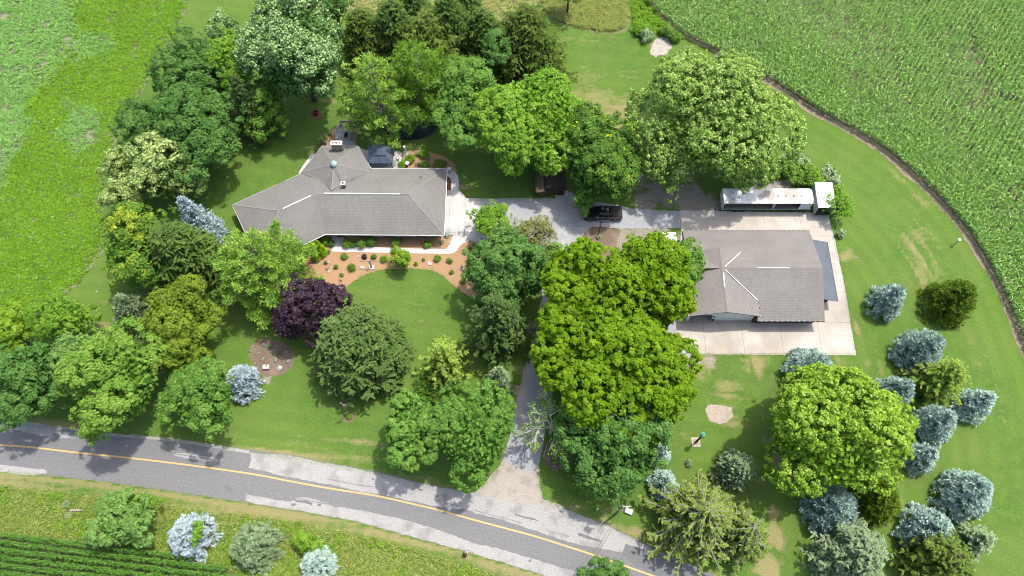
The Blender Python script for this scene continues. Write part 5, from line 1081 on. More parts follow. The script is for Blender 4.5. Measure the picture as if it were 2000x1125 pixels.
BL('maple_tree','small branch heavy dark tree reaching over the nose of the pickup truck','tree',1142,392,26,24,'maple',6,TG,43,vmid=.62)
BL('ornamental_tree','small round lime green tree on the edge of the front mulch bed','tree',785.5,505,21.5,21.5,'lime',4.2,TG,44,vmid=0.45,bs=.7,L=.21,nl=3600)
BL('honey_locust','soft blue green tree between the road and the lower corn rows','tree',248,1016,66,52,'soft',7,TG,45,vmid=.48,bs=.7,L=.3)
BL('honey_locust','sunny yellow green crown top behind the soft blue green roadside tree','tree',268,985,40,22,'bright',5,TG,46,vmid=.45,L=.26)
BL('maple_tree','dark tree crown rising from the bottom edge of the view','tree',1180,1135,54,34,'deep',9,TG,47,vmid=.6)
BL('elder_bush','bushy green sapling rising from the weeds below the road','bush',601,1062,26,24,'bright',3,TG,48,vmid=.62,bs=.8,L=.24)
BL('maple_tree','dark crown cut by the top edge above the rough meadow','tree',1112,-22,30,26,'darkfir',8,TG,49,vmid=.6)
BL('spindle_bush','teal green small tree wedged among the dark spruces at the top','tree',970,88,34,50,'deep',10,TG,50,vmid=.7)
BL('ash_sapling','lime green sapling with long shoots at the northeast corner of the pad','tree',1638,405,25,30,'bright',4.5,TG,51,vmid=.6,bs=.7,L=.25,nl=1500)
BL('maple_tree','dark trees at the top edge left of the spruces','tree',652,8,32,34,'deep',12,TG,52,vmid=.55)
# thicket behind the trailer
for i, (px,py,rx,ry,k,lab) in enumerate([(1502,326,36,26,'mid','weedy green thicket between the lime tree and old slab'),(1556,330,38,32,'mid','leafy green thicket north of the open trailer'),(1592,350,24,22,'bright','bright green bushes beside the white cargo box'),(1622,345,17,26,'sage','pale flowering weeds behind the white cargo box'),(1576,360,18,9,'mid','low green brush along the back of the trailer'),
   (1545,312,30,18,'sage','grey green weeds along the north side of the thicket'),(1634,375,12,22,'bright','leafy weeds along the east side of the white cargo box'),(1588,401,7,9,'mid','small weed growing between the trailer and the cargo box'),(1642,457,8,7,'sage','small shrub in dry grass east of the concrete pad')]):
    BL('thicket_bush', lab, 'bush', px, py, rx, ry, k, 2.6 if rx > 20 else 1.6, 'bushes around the trailer', 60+i, vmid=.6, bs=.7, L=.24, zr=1.1)
for i, (px,py,rx,ry,k,lab) in enumerate([(1250,55,18,12,'weed','bright weeds in the strip at the corn corner'),(1262,68,15,14,'sage','dark bushy weeds at the tip of the strip by the corn'),(1302,60,18,14,'mid','rounded bush clump between gravel heap and corn'),(1318,72,12,9,'mid','small bush clump touching the corn edge')]):
    BL('weed_clump', lab, 'bush', px, py, rx, ry, k, 1.8, 'bushes at the corn corner', 80+i, vmid=.55, bs=.7, L=.24, zr=.9)

# ---- conifers --------------------------------------------------------------------------------------------
CG = 'conifers of the yard'; BG = 'blue spruces of the yard'
CB = cone_blobs; ST = star_tree
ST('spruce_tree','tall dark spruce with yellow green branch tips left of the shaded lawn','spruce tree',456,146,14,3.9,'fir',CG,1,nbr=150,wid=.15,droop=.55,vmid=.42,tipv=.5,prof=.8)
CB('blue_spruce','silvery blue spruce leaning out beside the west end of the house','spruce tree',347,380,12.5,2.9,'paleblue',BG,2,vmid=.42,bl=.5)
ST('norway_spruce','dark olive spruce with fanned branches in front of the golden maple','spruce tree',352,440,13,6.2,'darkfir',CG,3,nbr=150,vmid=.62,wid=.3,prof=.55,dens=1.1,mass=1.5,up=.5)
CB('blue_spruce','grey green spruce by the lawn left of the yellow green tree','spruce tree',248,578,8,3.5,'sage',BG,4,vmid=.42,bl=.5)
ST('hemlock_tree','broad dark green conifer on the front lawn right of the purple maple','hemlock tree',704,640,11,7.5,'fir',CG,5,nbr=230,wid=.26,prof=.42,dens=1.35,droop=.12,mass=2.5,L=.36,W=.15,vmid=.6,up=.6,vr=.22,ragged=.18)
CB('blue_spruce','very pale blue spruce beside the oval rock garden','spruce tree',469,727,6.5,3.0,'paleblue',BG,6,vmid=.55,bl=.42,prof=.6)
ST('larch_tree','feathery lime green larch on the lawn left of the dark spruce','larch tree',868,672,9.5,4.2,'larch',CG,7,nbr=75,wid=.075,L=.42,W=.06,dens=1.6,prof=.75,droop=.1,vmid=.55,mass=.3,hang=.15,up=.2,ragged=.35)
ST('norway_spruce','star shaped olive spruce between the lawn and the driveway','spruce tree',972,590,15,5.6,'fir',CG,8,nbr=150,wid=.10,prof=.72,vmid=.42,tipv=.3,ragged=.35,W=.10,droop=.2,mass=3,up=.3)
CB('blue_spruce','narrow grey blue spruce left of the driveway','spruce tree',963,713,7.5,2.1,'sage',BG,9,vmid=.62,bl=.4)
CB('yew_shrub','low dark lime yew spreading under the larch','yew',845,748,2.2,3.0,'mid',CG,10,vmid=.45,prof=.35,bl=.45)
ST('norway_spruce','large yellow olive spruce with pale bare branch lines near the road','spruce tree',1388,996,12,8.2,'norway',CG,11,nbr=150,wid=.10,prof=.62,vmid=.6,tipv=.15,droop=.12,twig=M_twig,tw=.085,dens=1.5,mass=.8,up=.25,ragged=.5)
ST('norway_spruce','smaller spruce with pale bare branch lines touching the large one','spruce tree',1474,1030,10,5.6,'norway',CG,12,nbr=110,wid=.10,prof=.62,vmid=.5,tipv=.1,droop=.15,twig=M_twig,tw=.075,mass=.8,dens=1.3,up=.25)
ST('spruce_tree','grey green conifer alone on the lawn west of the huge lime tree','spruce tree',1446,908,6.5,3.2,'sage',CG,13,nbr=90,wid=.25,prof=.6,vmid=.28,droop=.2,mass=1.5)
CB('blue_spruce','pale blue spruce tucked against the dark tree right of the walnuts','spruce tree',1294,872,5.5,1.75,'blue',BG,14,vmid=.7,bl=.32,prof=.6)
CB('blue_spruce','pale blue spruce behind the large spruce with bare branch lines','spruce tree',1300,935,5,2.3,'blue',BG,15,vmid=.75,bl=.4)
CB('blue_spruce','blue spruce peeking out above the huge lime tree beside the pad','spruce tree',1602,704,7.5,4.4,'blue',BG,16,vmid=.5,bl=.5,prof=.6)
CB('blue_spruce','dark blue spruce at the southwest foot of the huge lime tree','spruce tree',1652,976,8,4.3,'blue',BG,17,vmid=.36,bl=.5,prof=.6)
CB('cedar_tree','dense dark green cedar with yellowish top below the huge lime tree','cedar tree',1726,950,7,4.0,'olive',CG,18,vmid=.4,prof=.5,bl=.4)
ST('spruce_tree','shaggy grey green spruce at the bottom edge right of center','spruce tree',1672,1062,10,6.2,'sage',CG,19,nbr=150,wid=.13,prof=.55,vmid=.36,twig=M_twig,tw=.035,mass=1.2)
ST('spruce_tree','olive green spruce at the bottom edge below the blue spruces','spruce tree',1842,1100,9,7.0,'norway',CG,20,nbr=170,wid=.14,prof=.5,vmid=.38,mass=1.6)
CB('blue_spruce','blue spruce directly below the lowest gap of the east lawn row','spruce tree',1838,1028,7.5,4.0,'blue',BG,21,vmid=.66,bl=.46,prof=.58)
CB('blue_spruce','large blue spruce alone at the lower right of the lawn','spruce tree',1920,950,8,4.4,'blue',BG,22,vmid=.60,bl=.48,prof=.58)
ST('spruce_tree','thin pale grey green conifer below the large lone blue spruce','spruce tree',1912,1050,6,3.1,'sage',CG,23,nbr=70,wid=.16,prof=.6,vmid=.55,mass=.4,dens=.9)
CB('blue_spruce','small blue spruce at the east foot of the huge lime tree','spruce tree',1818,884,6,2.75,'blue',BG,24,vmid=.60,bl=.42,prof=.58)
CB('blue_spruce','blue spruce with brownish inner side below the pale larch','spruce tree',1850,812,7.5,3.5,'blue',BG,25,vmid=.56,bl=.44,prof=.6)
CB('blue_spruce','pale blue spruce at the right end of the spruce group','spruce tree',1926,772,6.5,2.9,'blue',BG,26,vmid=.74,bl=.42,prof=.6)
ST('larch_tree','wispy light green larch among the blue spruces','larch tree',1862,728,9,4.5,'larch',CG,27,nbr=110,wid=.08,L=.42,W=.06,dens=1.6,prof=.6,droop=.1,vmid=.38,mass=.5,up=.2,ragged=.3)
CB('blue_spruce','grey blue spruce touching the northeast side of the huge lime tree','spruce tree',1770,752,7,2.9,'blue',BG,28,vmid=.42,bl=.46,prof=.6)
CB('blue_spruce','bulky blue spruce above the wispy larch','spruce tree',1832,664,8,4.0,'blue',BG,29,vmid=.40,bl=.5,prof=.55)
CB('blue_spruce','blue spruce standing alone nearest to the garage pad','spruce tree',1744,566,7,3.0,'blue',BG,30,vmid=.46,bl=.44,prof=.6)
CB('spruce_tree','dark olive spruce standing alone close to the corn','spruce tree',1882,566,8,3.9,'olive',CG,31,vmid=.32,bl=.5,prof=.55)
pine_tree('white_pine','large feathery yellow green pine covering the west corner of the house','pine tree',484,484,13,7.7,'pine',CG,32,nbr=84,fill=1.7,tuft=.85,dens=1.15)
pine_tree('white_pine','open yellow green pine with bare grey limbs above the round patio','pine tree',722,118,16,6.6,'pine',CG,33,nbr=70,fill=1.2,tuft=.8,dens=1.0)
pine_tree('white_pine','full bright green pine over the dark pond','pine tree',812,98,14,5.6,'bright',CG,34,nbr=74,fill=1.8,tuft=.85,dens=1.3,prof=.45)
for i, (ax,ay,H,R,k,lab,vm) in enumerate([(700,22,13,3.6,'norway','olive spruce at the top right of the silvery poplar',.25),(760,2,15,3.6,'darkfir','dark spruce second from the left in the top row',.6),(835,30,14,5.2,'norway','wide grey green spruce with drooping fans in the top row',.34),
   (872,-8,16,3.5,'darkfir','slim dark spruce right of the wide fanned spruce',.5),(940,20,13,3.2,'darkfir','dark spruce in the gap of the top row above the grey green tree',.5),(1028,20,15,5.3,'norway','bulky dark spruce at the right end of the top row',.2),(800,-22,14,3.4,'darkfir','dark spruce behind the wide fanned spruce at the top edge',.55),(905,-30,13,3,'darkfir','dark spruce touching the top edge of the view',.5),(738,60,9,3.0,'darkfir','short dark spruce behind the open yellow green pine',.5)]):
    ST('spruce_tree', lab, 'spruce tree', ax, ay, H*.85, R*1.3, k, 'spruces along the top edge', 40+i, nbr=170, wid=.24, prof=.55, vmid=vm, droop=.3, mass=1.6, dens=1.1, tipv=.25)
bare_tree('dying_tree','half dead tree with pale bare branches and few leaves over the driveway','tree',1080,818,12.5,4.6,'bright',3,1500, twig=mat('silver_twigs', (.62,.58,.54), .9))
BL('pear_tree','dark lime round bush under the half dead tree','bush',1090,878,12,12,'arbor',2.2,TG,90,vmid=.3,L=.2)
CB('blue_spruce','pale silver blue spruce with a green sprig below the road','spruce tree',368,1036,6,3.9,'paleblue',BG,50,vmid=.70,bl=.42,prof=.5)
CB('spruce_tree','round sage green spruce between two blue spruces below the road','spruce tree',496,1062,6,4.1,'sage',CG,51,vmid=.56,bl=.4,prof=.45)
CB('blue_spruce','small round blue spruce at the bottom edge below the road','spruce tree',618,1098,4.5,2.95,'blue',BG,52,vmid=.80,bl=.36,prof=.45)
BL('vine','bright green climbing shoot on the pale silver blue spruce','vine',386,1042,9,27,'bright',5.6,None,91,vmid=.6,nl=420,L=.3,gaps=.3,zr=1.2,bs=.45)
ar = [(615.8,467.6,4.6,.85,'taller of the two columnar yellow green cedars by the house'),(607,481,3.9,.72,'shorter of the two columnar yellow green cedars by the house')]
for i, (ax,ay,H,R,lab) in enumerate(ar): CB('columnar_cedar', lab, 'cedar tree', ax, ay, H, R, 'arbor', 'pair of columnar cedars', 60+i, vmid=.5, prof=.8, bl=.17, L=.16, W=.08, nl=3200)

# ---- garden shrubs ----------------------------------------------------------------------------------------
SG = 'shrubs in the mulch beds by the house'
def shrub(px, py, r, kind, label, h=None, seed=0, name='shrub', ball=False, vmid=.55, cat='shrub', group=SG):
    r *= 1.12; s = PM(px, py, .5); R = r / s; H = h or R * (1.9 if ball else 1.5); py += 2 if ball else 0
    return BL(name, label, cat, px, py, r, r * .95, kind, H, group, 200+seed, nl=int(260 + r*r*(16 if ball else 9)), L=.10 + .05*min(1, R) if not ball else .09, bs=.9 if not ball else 1.6, vmid=vmid, zr=H*.5)
for i, (px,py,r,k,lab,ball) in enumerate([
 (675.8,473.8,7.8,'mid','clipped green ball shrub just right of the front step',1),(689.6,475.9,5.8,'deep','small dark green ball shrub between two larger ball shrubs',1),(704.7,473.4,8.6,'mid','largest clipped green ball shrub by the front wall',1),
 (723,467.2,10,'maple','wide clipped shrub tight under the front eave',1),(772.4,472,8.6,'maple','single clipped ball shrub in the middle of the front wall',1),(834.5,477.4,7,'bright','loose bright green shrub near the east end of the front bed',0),
 (634.5,470,8.8,'weed','variegated yellow green shrub left of the front step',0),(646.5,472.5,6.5,'deep','dark green shrub tucked against the left of the front step',1),(672.6,500.5,6,'mid','feathery green shrub below the left end of the walkway',0),
 (711.7,501,4.5,'purple','small purple leaved barberry below the walkway',0),(729.9,501.2,4.8,'maple','small green shrub right of the purple barberry',0),(750.3,505.2,6.6,'weed','bright yellow green shrub left of the round lime tree',0),
 (854,503.7,6.3,'bright','fresh green shrub right of the tall stone slab',0),(878,509,5,'mid','round green shrub below the bend of the walkway',0),(686.6,522,7,'yellow','orange tinged green shrub left of the flat stone slab',0),
 (656,521,3.8,'gold','bright yellow flowering plant beside the bird feeder',0),(668,537,3.2,'weed','small lime plant above the purple maple',0),(812,515,3.4,'weed','small lime plant right of the round lime tree',0),
 (827,507,2.6,'olive','tiny olive plant left of the tall stone slab',0),(881.8,531.5,3.8,'weed','flat yellow green plant left of the driftwood',0),(904,549,5,'bright','green shrub at the tip of the mulch bed by the lawn',0),
 (907,491.8,2.8,'maple','lowest of three tiny dark shrubs right of the walkway',1),(917.6,483.6,2.8,'maple','middle of three tiny dark shrubs right of the walkway',1),(927.8,477.8,3.2,'maple','topmost of three tiny dark shrubs right of the walkway',1),
 (873,459.5,4.2,'blue','small bluish shrub at the southeast corner of the house',0),(863.5,473,3.2,'sage','tiny sage plant by the end of the front bed',0),(641.5,492,3,'deep','small dark plant right of the columnar cedars',0),(636,513,3,'deep','small bluish plant below the columnar cedars',0),(788,470.5,2.8,'sage','thin grey green weed right of the single ball shrub',0),
 (827,301,8.2,'bright','bright green round bush at the far side of the back bed',0),(801,310.5,8.5,'bright','bright green bush beside the white column ornament',0),(785,320.5,7,'bright','light green bush at the corner of the gazebo slab',0),(830,322.5,8,'mid','green bush close to the back eave, left of the dark one',0),(857,321,10.3,'maple','large dark green bush near the back corner of the house',0),
 (1080.6,901,3.2,'olive','small ball shrub in the mulch bed by the road',1),(682,813.5,4.6,'weed','lime green plant growing at the foot of the flagpole',0),
 (1346,905,6,'sage','small pale round bush on the lawn below the lantern post',0),(132,1008,5,'sage','grey green weed clump left of the pink brick enclosure',0),(130,984,6,'sage','spiky grey green weed above the pink brick enclosure',0),(1169.5,462,4.4,'sage','pale grey green plant at the foot of the lamp post',0)]):
    shrub(px, py, r, k, lab, None, i, 'shrub', bool(ball), .5 if not ball else .55)
M_wire = mat('wire_mesh', (.30,.33,.36), .5, metal=.3)
def caged(px, py, r, h, kind, label, seed, conifer=False):
    p = G(px, py, h*.5); s = PM(px, py, 0); R = r/s; t = thing('caged_plant', label, 'caged plant', (p.x, p.y, 0), 0, 'plants in wire cages'); rg = np.random.default_rng(seed+900)
    n = 420; d = dirs_sphere(n, rg, -.6); n = len(d)
    if conifer: f = rg.random(n)**.6; th = rg.random(n)*6.283; P = np.stack([np.cos(th)*R*.72*f, np.sin(th)*R*.72*f, .1+(1-f)*h*.98], 1)
    else: P = d*np.array([R*.6, R*.6, h*.36]) + [0, 0, h*.38]
    V, F = leaf_quads(P, d+[0,0,.5], rg.normal(size=(n,3)), .13, .09); np_mesh('crown', V, F, LM[kind], np.clip(rg.normal(.5,.2,n),0,1), t)
    b = MB(); rc = R; hc = h*.8
    for z in (.05, hc*.5, hc): b.tube([(rc*math.cos(a*.5236), rc*math.sin(a*.5236), z) for a in range(13)], [.014]*13, 4, False)
    for a in range(12): b.tube([(rc*math.cos(a*.5236), rc*math.sin(a*.5236), 0),(rc*math.cos(a*.5236), rc*math.sin(a*.5236), hc)], [.010]*2, 4, False)
    b.build('wire_cage', M_wire, t)
for i, (px,py,r,h,k,lab,cf) in enumerate([(814.5,300,4.6,.9,'mid','wire caged plant at the upper left of the back bed',0),(836,308,4.6,.9,'mid','wire caged plant between two bright bushes in the back bed',0),(818,319,4.5,.9,'mid','wire caged plant close to the back eave of the house',0),(869.5,317,4.5,.9,'deep','wire caged plant right of the large dark back bush',0),
  (643,257.5,4.2,1.5,'arbor','topmost caged small conifer in the row west of the patio',1),(634.8,267,4.2,1.5,'arbor','second caged small conifer from the top, west of the patio',1),(628,273.5,4.2,1.5,'arbor','third caged small conifer in the row west of the patio',1),(622.3,280.5,4.2,1.5,'arbor','fourth caged small conifer, left of the stone birdbath',1),(617,290.5,4.2,1.5,'arbor','lowest caged small conifer next to the roof edge',1),
  (526.2,676,4.8,.8,'deep','wire caged dark plant at the top of the rock garden',0),(543.8,689,4.6,.8,'deep','wire caged dark plant in the middle of the rock garden',0),(1078.3,886,3.9,.7,'maple','left wire caged plant in the roadside mulch bed',0),(1093.5,891.5,4.2,.7,'sage','right wire caged plant in the roadside mulch bed',0),(1093,904,3.2,.6,'deep','small lower caged plant in the roadside mulch bed',0),(692.5,247,3,1.0,'deep','dark potted plant at the top of the right patio bench',0)]):
    caged(px, py, r, h, k, lab, i, bool(cf))

# ================================================================ FIELDS
rgF = np.random.default_rng(77)
def in_view(P, m=3.0):       # only the ground the photograph could show, with a margin
    q = GA([(-45,-45),(2045,-45),(2045,1175),(-45,1175)]); return inpoly(P, [tuple(x) for x in q])
def corn(name, label, P, dens_keep, hgt, nleaf=7, lw=.11, th_row=None, kind='corn'):
    n = len(P); k = nleaf; rg = np.random.default_rng(n)
    h = hgt * rg.uniform(.88, 1.08, n); th0 = (th_row if th_row is not None else rg.random(n) * 6.28) + rg.normal(0, .45, n)
    Vs, As = [], []
    for j in range(k):
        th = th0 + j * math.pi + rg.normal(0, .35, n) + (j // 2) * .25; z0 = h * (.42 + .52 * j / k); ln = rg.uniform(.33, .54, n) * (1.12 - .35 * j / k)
        d = np.stack([np.cos(th), np.sin(th)], 1); s = np.stack([-d[:, 1], d[:, 0]], 1) * lw / 2
        b0 = np.column_stack([P, z0]); m = np.column_stack([P + d * (ln * .5)[:, None], z0 + ln * .42]); e = np.column_stack([P + d * ln[:, None], z0 + ln * rg.uniform(-.05, .3, n)])
        S = np.column_stack([s, np.zeros(n)])
        Vs.append(np.stack([b0 - S*.6, b0 + S*.6, m + S, m - S], 1)); Vs.append(np.stack([m - S, m + S, e + S*.25, e - S*.25], 1))
        v = np.clip(rg.normal(.36 + .22 * j / k, .15, n), 0, 1); gm = rg.random(n) < .075; v[gm] = rg.uniform(.8, 1, gm.sum()); As += [v, np.clip(v + .12, 0, 1)]  # a few leaves get the palest green as a painted highlight
    V = np.concatenate(Vs).reshape(-1, 3); A = np.concatenate(As)
    return tag(np_mesh(name, V, np.arange(len(V)).reshape(-1, 4), LM[kind], A), label, 'corn', kind='stuff')
cpx = CORN_E + [(2300,960),(2300,-110),(1190,-110)]; cpoly = [tuple(q) for q in GA(cpx)]; cline = GA(smooth_line(CORN_E, 4, False))
# headland rows follow the field edge
rows = []; tg_ = unit(np.gradient(cline, axis=0)); nr_ = np.stack([-tg_[:, 1], tg_[:, 0]], 1)
if (cline[40] + nr_[40] * 3)[0] < cline[40][0]: nr_ = -nr_
for i in range(12):
    L_ = cline + nr_ * (.35 + i * .76); seg = np.linalg.norm(np.diff(L_, axis=0), axis=1); cum = np.concatenate([[0], np.cumsum(seg)]); q = np.arange(0, cum[-1], .18) + rgF.uniform(-.05, .05)
    rows.append(np.stack([np.interp(q, cum, L_[:, 0]), np.interp(q, cum, L_[:, 1])], 1) + rgF.normal(0, .035, (len(q), 2)))
HP = np.concatenate(rows)
a0, a1 = GA([(1650,200),(1705,117)]); dr_ = unit(a1 - a0); dn_ = np.array([-dr_[1], dr_[0]])
uu, ww = np.meshgrid(np.arange(-90, 90, .19), np.arange(-90, 90, .76)); IP = np.array([60., 70.]) + uu.ravel()[:, None] * dr_ + ww.ravel()[:, None] * dn_ + rgF.normal(0, .04, (uu.size, 2))
IP = IP[inpoly(IP, cpoly)]; IP = IP[dline(IP, cline) > 9.3]
CP_ = np.concatenate([HP, IP]); CP_ = CP_[in_view(CP_)]
thin = np.zeros(len(CP_))
for px, py, r, a in [(1905,185,60,.62),(1625,50,55,.5),(1560,25,50,.4),(1780,170,40,.3),(1860,240,50,.35),(1700,90,60,.35),(1900,120,50,.3),(1660,160,50,.2)]:
    c_ = GA([(px, py)])[0]; thin = np.maximum(thin, a * np.exp(-((CP_ - c_) ** 2).sum(1) / (r / 12) ** 2))
thin = thin * (.5 + fnoise(CP_[:, 0], CP_[:, 1], .35)) + .22 * (fnoise(CP_[:, 0], CP_[:, 1], .12) > .55)
CP_ = CP_[rgF.random(len(CP_)) > thin]
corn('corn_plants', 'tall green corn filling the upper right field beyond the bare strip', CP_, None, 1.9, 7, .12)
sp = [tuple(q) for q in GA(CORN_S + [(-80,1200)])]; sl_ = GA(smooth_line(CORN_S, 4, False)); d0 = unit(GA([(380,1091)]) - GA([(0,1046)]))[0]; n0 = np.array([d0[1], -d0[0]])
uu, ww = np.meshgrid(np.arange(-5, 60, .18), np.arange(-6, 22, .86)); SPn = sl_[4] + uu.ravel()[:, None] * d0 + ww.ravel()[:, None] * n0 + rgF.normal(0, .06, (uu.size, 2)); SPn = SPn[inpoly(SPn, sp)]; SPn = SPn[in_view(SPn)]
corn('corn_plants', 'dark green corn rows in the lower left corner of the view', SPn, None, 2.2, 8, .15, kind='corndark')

def tufts(name, label, cat, P, kind, hgt, n_per, L, W, vm, vr=.2, lean=None, spread=.16):
    n = len(P); rg = np.random.default_rng(n + 3); Q = np.repeat(P, n_per, 0) + rg.normal(0, spread, (n * n_per, 2)); m = len(Q)
    z = hgt * rg.uniform(.25, 1, m); T = np.column_stack([rg.normal(0, .8, (m, 2)), rg.uniform(.2, .9, m)])
    if lean is not None: T[:, :2] += lean(Q)
    N = np.column_stack([rg.normal(0, .5, (m, 2)), np.ones(m)]); vv = np.repeat(np.clip(np.asarray(vm) + rg.normal(0, .1, n), 0, 1), n_per); k = rg.uniform(.6, 1.3, m)
    V, F = leaf_quads(np.column_stack([Q, z]), N, T, L * k, W * k); V[:, 2] = np.maximum(V[:, 2], .015)
    return tag(np_mesh(name, V, F, LM[kind], np.clip(vv + rg.normal(0, vr, m), 0, 1)), label, cat, kind='stuff')
def scatter(poly, n):
    q = np.array(poly); lo, hi = q.min(0), q.max(0); P = rgF.uniform(lo, hi, (n, 2)); P = P[inpoly(P, poly)]; return P[in_view(P)]
wp = [tuple(q) for q in GA(CROP_W + [(-60,618),(-60,-50),(372,-50)])]
P = scatter(wp, 70000); edge = dline(P, GA(CROP_W)); x0 = GA([(0,300),(330,300)])[:, 0]
# weedy lime strip along the inner side, blue green crop to the far left
bl_ = GA([(-400,440),(-40,410),(60,360),(120,300),(150,200),(185,100),(215,0),(230,-60)]); wl = np.clip((P[:, 0] - np.interp(P[:, 1], bl_[:, 1], bl_[:, 0])) / 7 + .5 + (fnoise(P[:, 0], P[:, 1], .12) - .5) * 5.5, 0, .97)
fn = fnoise(P[:, 0], P[:, 1], .35); bare = (fn < .24 + .16 * (1 - wl) * (fnoise(P[:, 0]+50, P[:, 1], .1) > .45)) | ((edge < 1.0) & (fn < .5))
clump = fnoise(P[:, 0] + 9, P[:, 1], .95) - .10 * wl; keep = (~bare | (rgF.random(len(P)) < .35)) & ((clump > .42 - .25 * wl) | (rgF.random(len(P)) < .22 + .5 * wl))
P, wl = P[keep], wl[keep]; isw = rgF.random(len(P)) < wl
tufts('low_crop', 'low blue green crop in clumps over pale soil at the far left', 'crop', P[~isw], 'soy', .35, 4, .34, .24, .5 , .2)
tufts('weedy_cover', 'bright lime weedy growth on the left field along the grove', 'crop', P[isw], 'weed', .3, 4, .34, .17, .42 + .3 * (fnoise(P[isw][:, 0], P[isw][:, 1], .25) - .5), .18)
lean = lambda Q: 1.6 * np.stack([np.sin(fnoise(Q[:, 0], Q[:, 1], .25) * 14), np.cos(fnoise(Q[:, 0], Q[:, 1], .25) * 14)], 1)
mp = [tuple(q) for q in GA([(1060,-60),(1250,-60),(1226,0),(1230,30),(1222,52),(1200,62),(1170,61),(1120,52),(1085,40),(1060,20)])]
P = scatter(mp, 5200); tufts('meadow_grass', 'tall matted pale green grass at the top center of the view', 'grass', P, 'straw', .6, 5, .7, .07, .28, .2, lean)
mp = [tuple(q) for q in GA([(560,-60),(1060,-60),(1060,20),(1000,60),(900,100),(780,40),(600,10)])]
P = scatter(mp, 5200); tufts('meadow_grass', 'straw coloured tall grass behind the top row of spruces', 'grass', P, 'straw', .6, 5, .6, .07, .52, .2, lean)
vp = [tuple(q) for q in GA([(-60,950),(0,952),(100,958),(250,975),(400,998),(560,1016),(700,1045),(800,1070),(900,1100),(980,1130),(1000,1180),(480,1180),(478,1130),(440,1106),(380,1090),(300,1078),(200,1060),(0,1045),(-60,1040)])]
P = scatter(vp, 15000); tufts('verge_grass', 'long mixed green and straw grass between the road and the lower corn', 'grass', P, 'straw', .45, 4, .42, .075, .18 + .5 * (fnoise(P[:, 0], P[:, 1], .4) - .4), .2, lean)
P = scatter(vp, 7000); P = P[fnoise(P[:, 0], P[:, 1], .35) > .55]; tufts('verge_weeds', 'patches of bright green weeds on the roadside below the road', 'weeds', P, 'weed', .5, 4, .3, .16, .42)
# ragged turf along the lawn side of the corn strip and under the trees
wpz = [tuple(q) for q in GA([(1226,-60),(1254,-60),(1266,5),(1296,45),(1335,72),(1328,82),(1300,50),(1290,62),(1268,78),(1246,72),(1238,52),(1232,20)])]
P = scatter(wpz, 2400); tufts('strip_weeds', 'lush lime weeds in the narrow strip at the corn corner', 'weeds', P, 'weed', .6, 5, .32, .2, .45)
# grass blades growing over the edges of the hard surfaces
def fringe(lines, step, wd, hg=.1):
    out = []
    for L0 in lines:
        q = GA(smooth_line(L0, 4, False)); seg = np.linalg.norm(np.diff(q, axis=0), axis=1); cum = np.concatenate([[0], np.cumsum(seg)]); t = np.arange(0, cum[-1], step)
        p = np.stack([np.interp(t, cum, q[:, 0]), np.interp(t, cum, q[:, 1])], 1); out.append(p + rgF.normal(0, wd, p.shape))
    return np.concatenate(out)
P = fringe([[(1616,416),(1631,470),(1650,560),(1672,694)], [(1672,695),(1500,694),(1352,693)], [(690,551),(710,538),(735,529),(760,525.5),(800,524.5),(845,528),(865,538),(880,553),(900,569),(915,577)],
  [(0,823),(135,838),(335,859),(485,878)], [(500,884),(640,906),(740,925),(900,959)], [(1060,978),(1100,991),(1180,1021),(1230,1045),(1300,1080)], [(0,921),(150,936),(400,971),(620,1006),(800,1049),(1000,1106)], [(918,390),(1080,389)], [(1054,905),(1052,950),(1062,972)], [(984,900),(960,935),(935,955)]], .10, .10)
tufts('edge_grass', 'small grass blades creeping over the edges of paving, road and beds', 'grass', P, 'mid', .07, 3, .16, .05, .55, .2)
b = MB(); p = G(1671, 503, 0); b.box(p.x-.45,p.x+.45,p.y-.06,p.y+.06,0,.08); o = b.build('board', M_bench); o.rotation_euler = (0,0,0); tag(o, 'short pale weathered board lying on the lawn right of the pad', 'board')
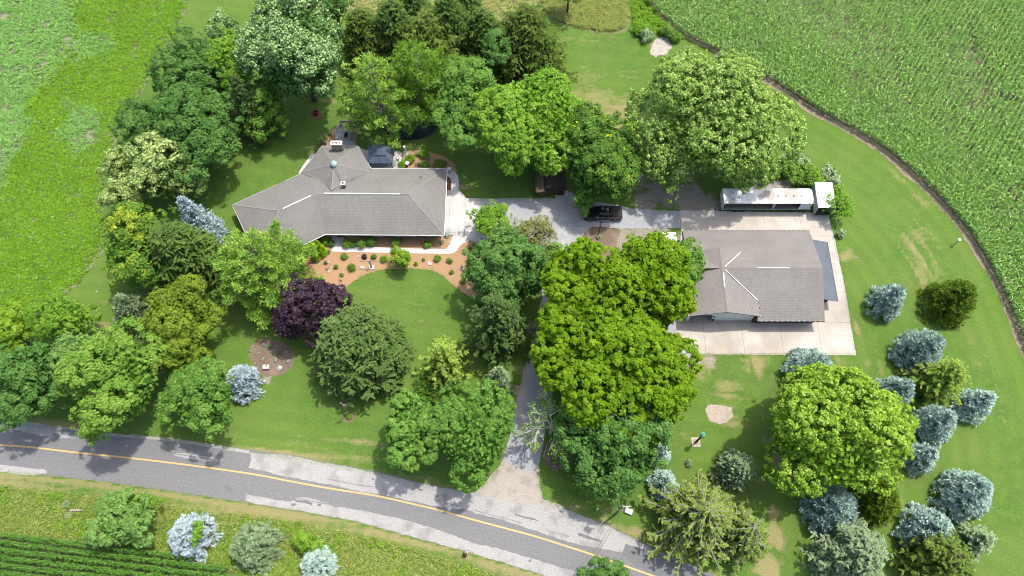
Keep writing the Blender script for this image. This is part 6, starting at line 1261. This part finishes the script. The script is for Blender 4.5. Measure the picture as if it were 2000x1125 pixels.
# ================================================================ PEOPLE
def skin_mesh(name, pts, edges, rad, m, parent, sub=2):
    me = bpy.data.meshes.new(name); me.from_pydata(pts, edges, []); me.materials.append(m); o = link(name, me, parent)
    sk = o.modifiers.new('s', 'SKIN'); 
    for i, r in enumerate(rad): me.skin_vertices[0].data[i].radius = (r, r)
    me.skin_vertices[0].data[0].use_root = True
    sd = o.modifiers.new('d', 'SUBSURF'); sd.levels = sub; sd.render_levels = sub
    return o
M_skin = mat('skin', (.55,.30,.21), .6); M_hair = mat('hair_brown', (.16,.08,.04), .8); M_shirt = mat('pale_shirt', (.66,.70,.80), .8); M_navy = mat('navy_trousers', (.02,.03,.05), .8); M_blk = mat('black_shirt', (.02,.022,.03), .8)
def body(t, J):
    """J: joints dict; one continuous body surface with five fingers on each hand"""
    P, E, R = [], [], []
    def add(p, r, par=None):
        P.append(tuple(p)); R.append(r); i = len(P) - 1
        if par is not None: E.append((par, i))
        return i
    pel = add(J['pelvis'], .13); sp = add(J['spine'], .13, pel); ch = add(J['chest'], .15, sp); nk = add(J['neck'], .055, ch); hd = add(J['head'], .095, nk); add(Vector(J['head']) + Vector((0, 0, .07)), .085, hd)
    for s in ('l', 'r'):
        sh = add(J['shoulder_'+s], .062, ch); el = add(J['elbow_'+s], .042, sh); wr = add(J['wrist_'+s], .028, el)
        d = (Vector(J['hand_'+s]) - Vector(J['wrist_'+s])).normalized(); pa = add(Vector(J['wrist_'+s]) + d * .06, .032, wr); sd = d.cross(Vector((0, 0, 1))).normalized()
        for k, (o, ln) in enumerate(((-.03, .07), (-.01, .085), (.01, .08), (.028, .065))):
            f = add(Vector(P[pa]) + sd * o + d * .03, .011, pa); add(Vector(P[f]) + d * ln - Vector((0, 0, .02)), .008, f)
        th = add(Vector(J['wrist_'+s]) + d * .03 + sd * .045, .012, pa); add(Vector(P[th]) + d * .04 + sd * .01, .009, th)
        hp = add(J['hip_'+s], .095, pel); kn = add(J['knee_'+s], .06, hp); an = add(J['ankle_'+s], .04, kn); add(J['toe_'+s], .035, an)
    return skin_mesh('body', P, E, R, M_skin, t)
def wear(t, nm, chain, m, edges=None):
    pts = [c[0] for c in chain]; rad = [c[1] for c in chain]; edges = edges or [(i, i+1) for i in range(len(pts)-1)]
    return skin_mesh(nm, [tuple(p) for p in pts], edges, rad, m, t)
def face(t, h, d):
    d = Vector(d).normalized(); s = d.cross(Vector((0, 0, 1)))
    h = Vector(h)
    for q in (-.03, .03):
        b = MB(); c = h + d*.085 + s*q + Vector((0,0,.02)); b.box(c.x-.01,c.x+.01,c.y-.01,c.y+.01,c.z-.008,c.z+.008); b.build('eye', M_black, t)
    b = MB(); c = h + d*.1; b.tube([c + Vector((0,0,.015)), c + d*.02 - Vector((0,0,.02))], [.01,.015], 6); b.build('nose', M_skin, t)
    b = MB(); b.lathe([(.02,h.z+.155),(.075,h.z+.14),(.1,h.z+.09),(.103,h.z+.03),(.09,h.z+.0)], 12, (h.x-d.x*.015, h.y-d.y*.015)); b.build('hair', M_hair, t, 0, True)
# seated drone pilot on the roadside grass, facing the road
p = G(907.6, 1085, .3); t = thing('person', 'person in black sitting on roadside grass holding a white remote control', 'person', (p.x, p.y, 0), math.radians(-40))
J = dict(pelvis=(0,0,.42), spine=(0,.02,.58), chest=(0,.05,.80), neck=(0,.07,.98), head=(0,.10,1.10), shoulder_l=(-.19,.05,.88), shoulder_r=(.19,.05,.88), elbow_l=(-.24,.18,.66), elbow_r=(.24,.18,.66), wrist_l=(-.1,.40,.70), wrist_r=(.1,.40,.70), hand_l=(-.07,.48,.71), hand_r=(.07,.48,.71),
  hip_l=(-.1,0,.40), hip_r=(.1,0,.40), knee_l=(-.15,.42,.46), knee_r=(.17,.42,.46), ankle_l=(-.15,.50,.08), ankle_r=(.2,.55,.08), toe_l=(-.16,.66,.04), toe_r=(.22,.72,.04))
body(t, J); face(t, J['head'], (0, 1, -.2))
wear(t, 'shirt', [((0,0,.44),.155),((0,.03,.62),.155),((0,.05,.82),.165),((-.19,.05,.88),.085),((-.23,.15,.73),.07),((.19,.05,.88),.085),((.23,.15,.73),.07)], M_blk, [(0,1),(1,2),(2,3),(3,4),(2,5),(5,6)])
wear(t, 'shorts', [((0,0,.4),.15),((-.11,.02,.4),.115),((-.14,.3,.45),.09),((.11,.02,.4),.115),((.15,.3,.45),.09)], M_navy, [(0,1),(1,2),(0,3),(3,4)])
for s in (-.155, .215): wear(t, 'shoe', [((s,.5,.06),.055),((s,.7,.045),.045)], mat('shoe_navy', (.06,.08,.2), .7) if 'shoe_navy' not in bpy.data.materials else bpy.data.materials['shoe_navy'])
q = t.matrix_basis @ Vector((0, .47, .74)); b = MB(); b.box(-.13,.13,-.05,.06,-.02,.03); b.box(-.08,.08,.05,.07,.03,.15); o = b.build('remote_control', M_white); o.location = q; o.rotation_euler = (0,0,math.radians(-40)); tag(o, 'white remote control held in the hands of the seated person', 'remote control')
st = thing('camp_stool', 'small black camp stool under the seated person on the grass', 'stool', (p.x, p.y, 0), math.radians(-40))
b = MB(); b.box(-.19,.19,-.17,.17,.25,.28); b.build('seat', M_blk, st)
for x, y in ((-.17,-.15),(.17,-.15),(-.17,.15),(.17,.15)): b = MB(); b.tube([(x,y,0),(x*.9,y*.9,.25)], [.012,.012], 6); b.build('leg', M_alu, st)
# figure in the open bay of the garage
p = G(1389.5, 627.0, 0); t = thing('person', 'person in pale shirt and dark trousers standing in the open garage bay', 'person', (p.x, p.y, 0), math.radians(150))
J = dict(pelvis=(0,0,.95), spine=(0,0,1.1), chest=(0,0,1.32), neck=(0,0,1.5), head=(0,.01,1.63), shoulder_l=(-.2,0,1.41), shoulder_r=(.2,0,1.41), elbow_l=(-.27,0,1.12), elbow_r=(.27,.02,1.12), wrist_l=(-.24,.1,.9), wrist_r=(.2,.2,1.0), hand_l=(-.23,.13,.82), hand_r=(.14,.26,1.0),
  hip_l=(-.1,0,.92), hip_r=(.1,0,.92), knee_l=(-.11,.03,.5), knee_r=(.11,.02,.5), ankle_l=(-.12,0,.08), ankle_r=(.12,0,.08), toe_l=(-.13,.16,.04), toe_r=(.14,.16,.04))
body(t, J); face(t, J['head'], (0, 1, 0))
wear(t, 'shirt', [((0,0,.95),.16),((0,0,1.15),.165),((0,0,1.35),.18),((-.2,0,1.41),.095),((-.25,0,1.2),.075),((.2,0,1.41),.095),((.25,.01,1.2),.075)], M_shirt, [(0,1),(1,2),(2,3),(3,4),(2,5),(5,6)])
wear(t, 'trousers', [((0,0,.93),.155),((-.1,0,.85),.11),((-.11,.03,.5),.085),((-.12,0,.12),.07),((.1,0,.85),.11),((.11,.02,.5),.085),((.12,0,.12),.07)], M_navy, [(0,1),(1,2),(2,3),(0,4),(4,5),(5,6)])
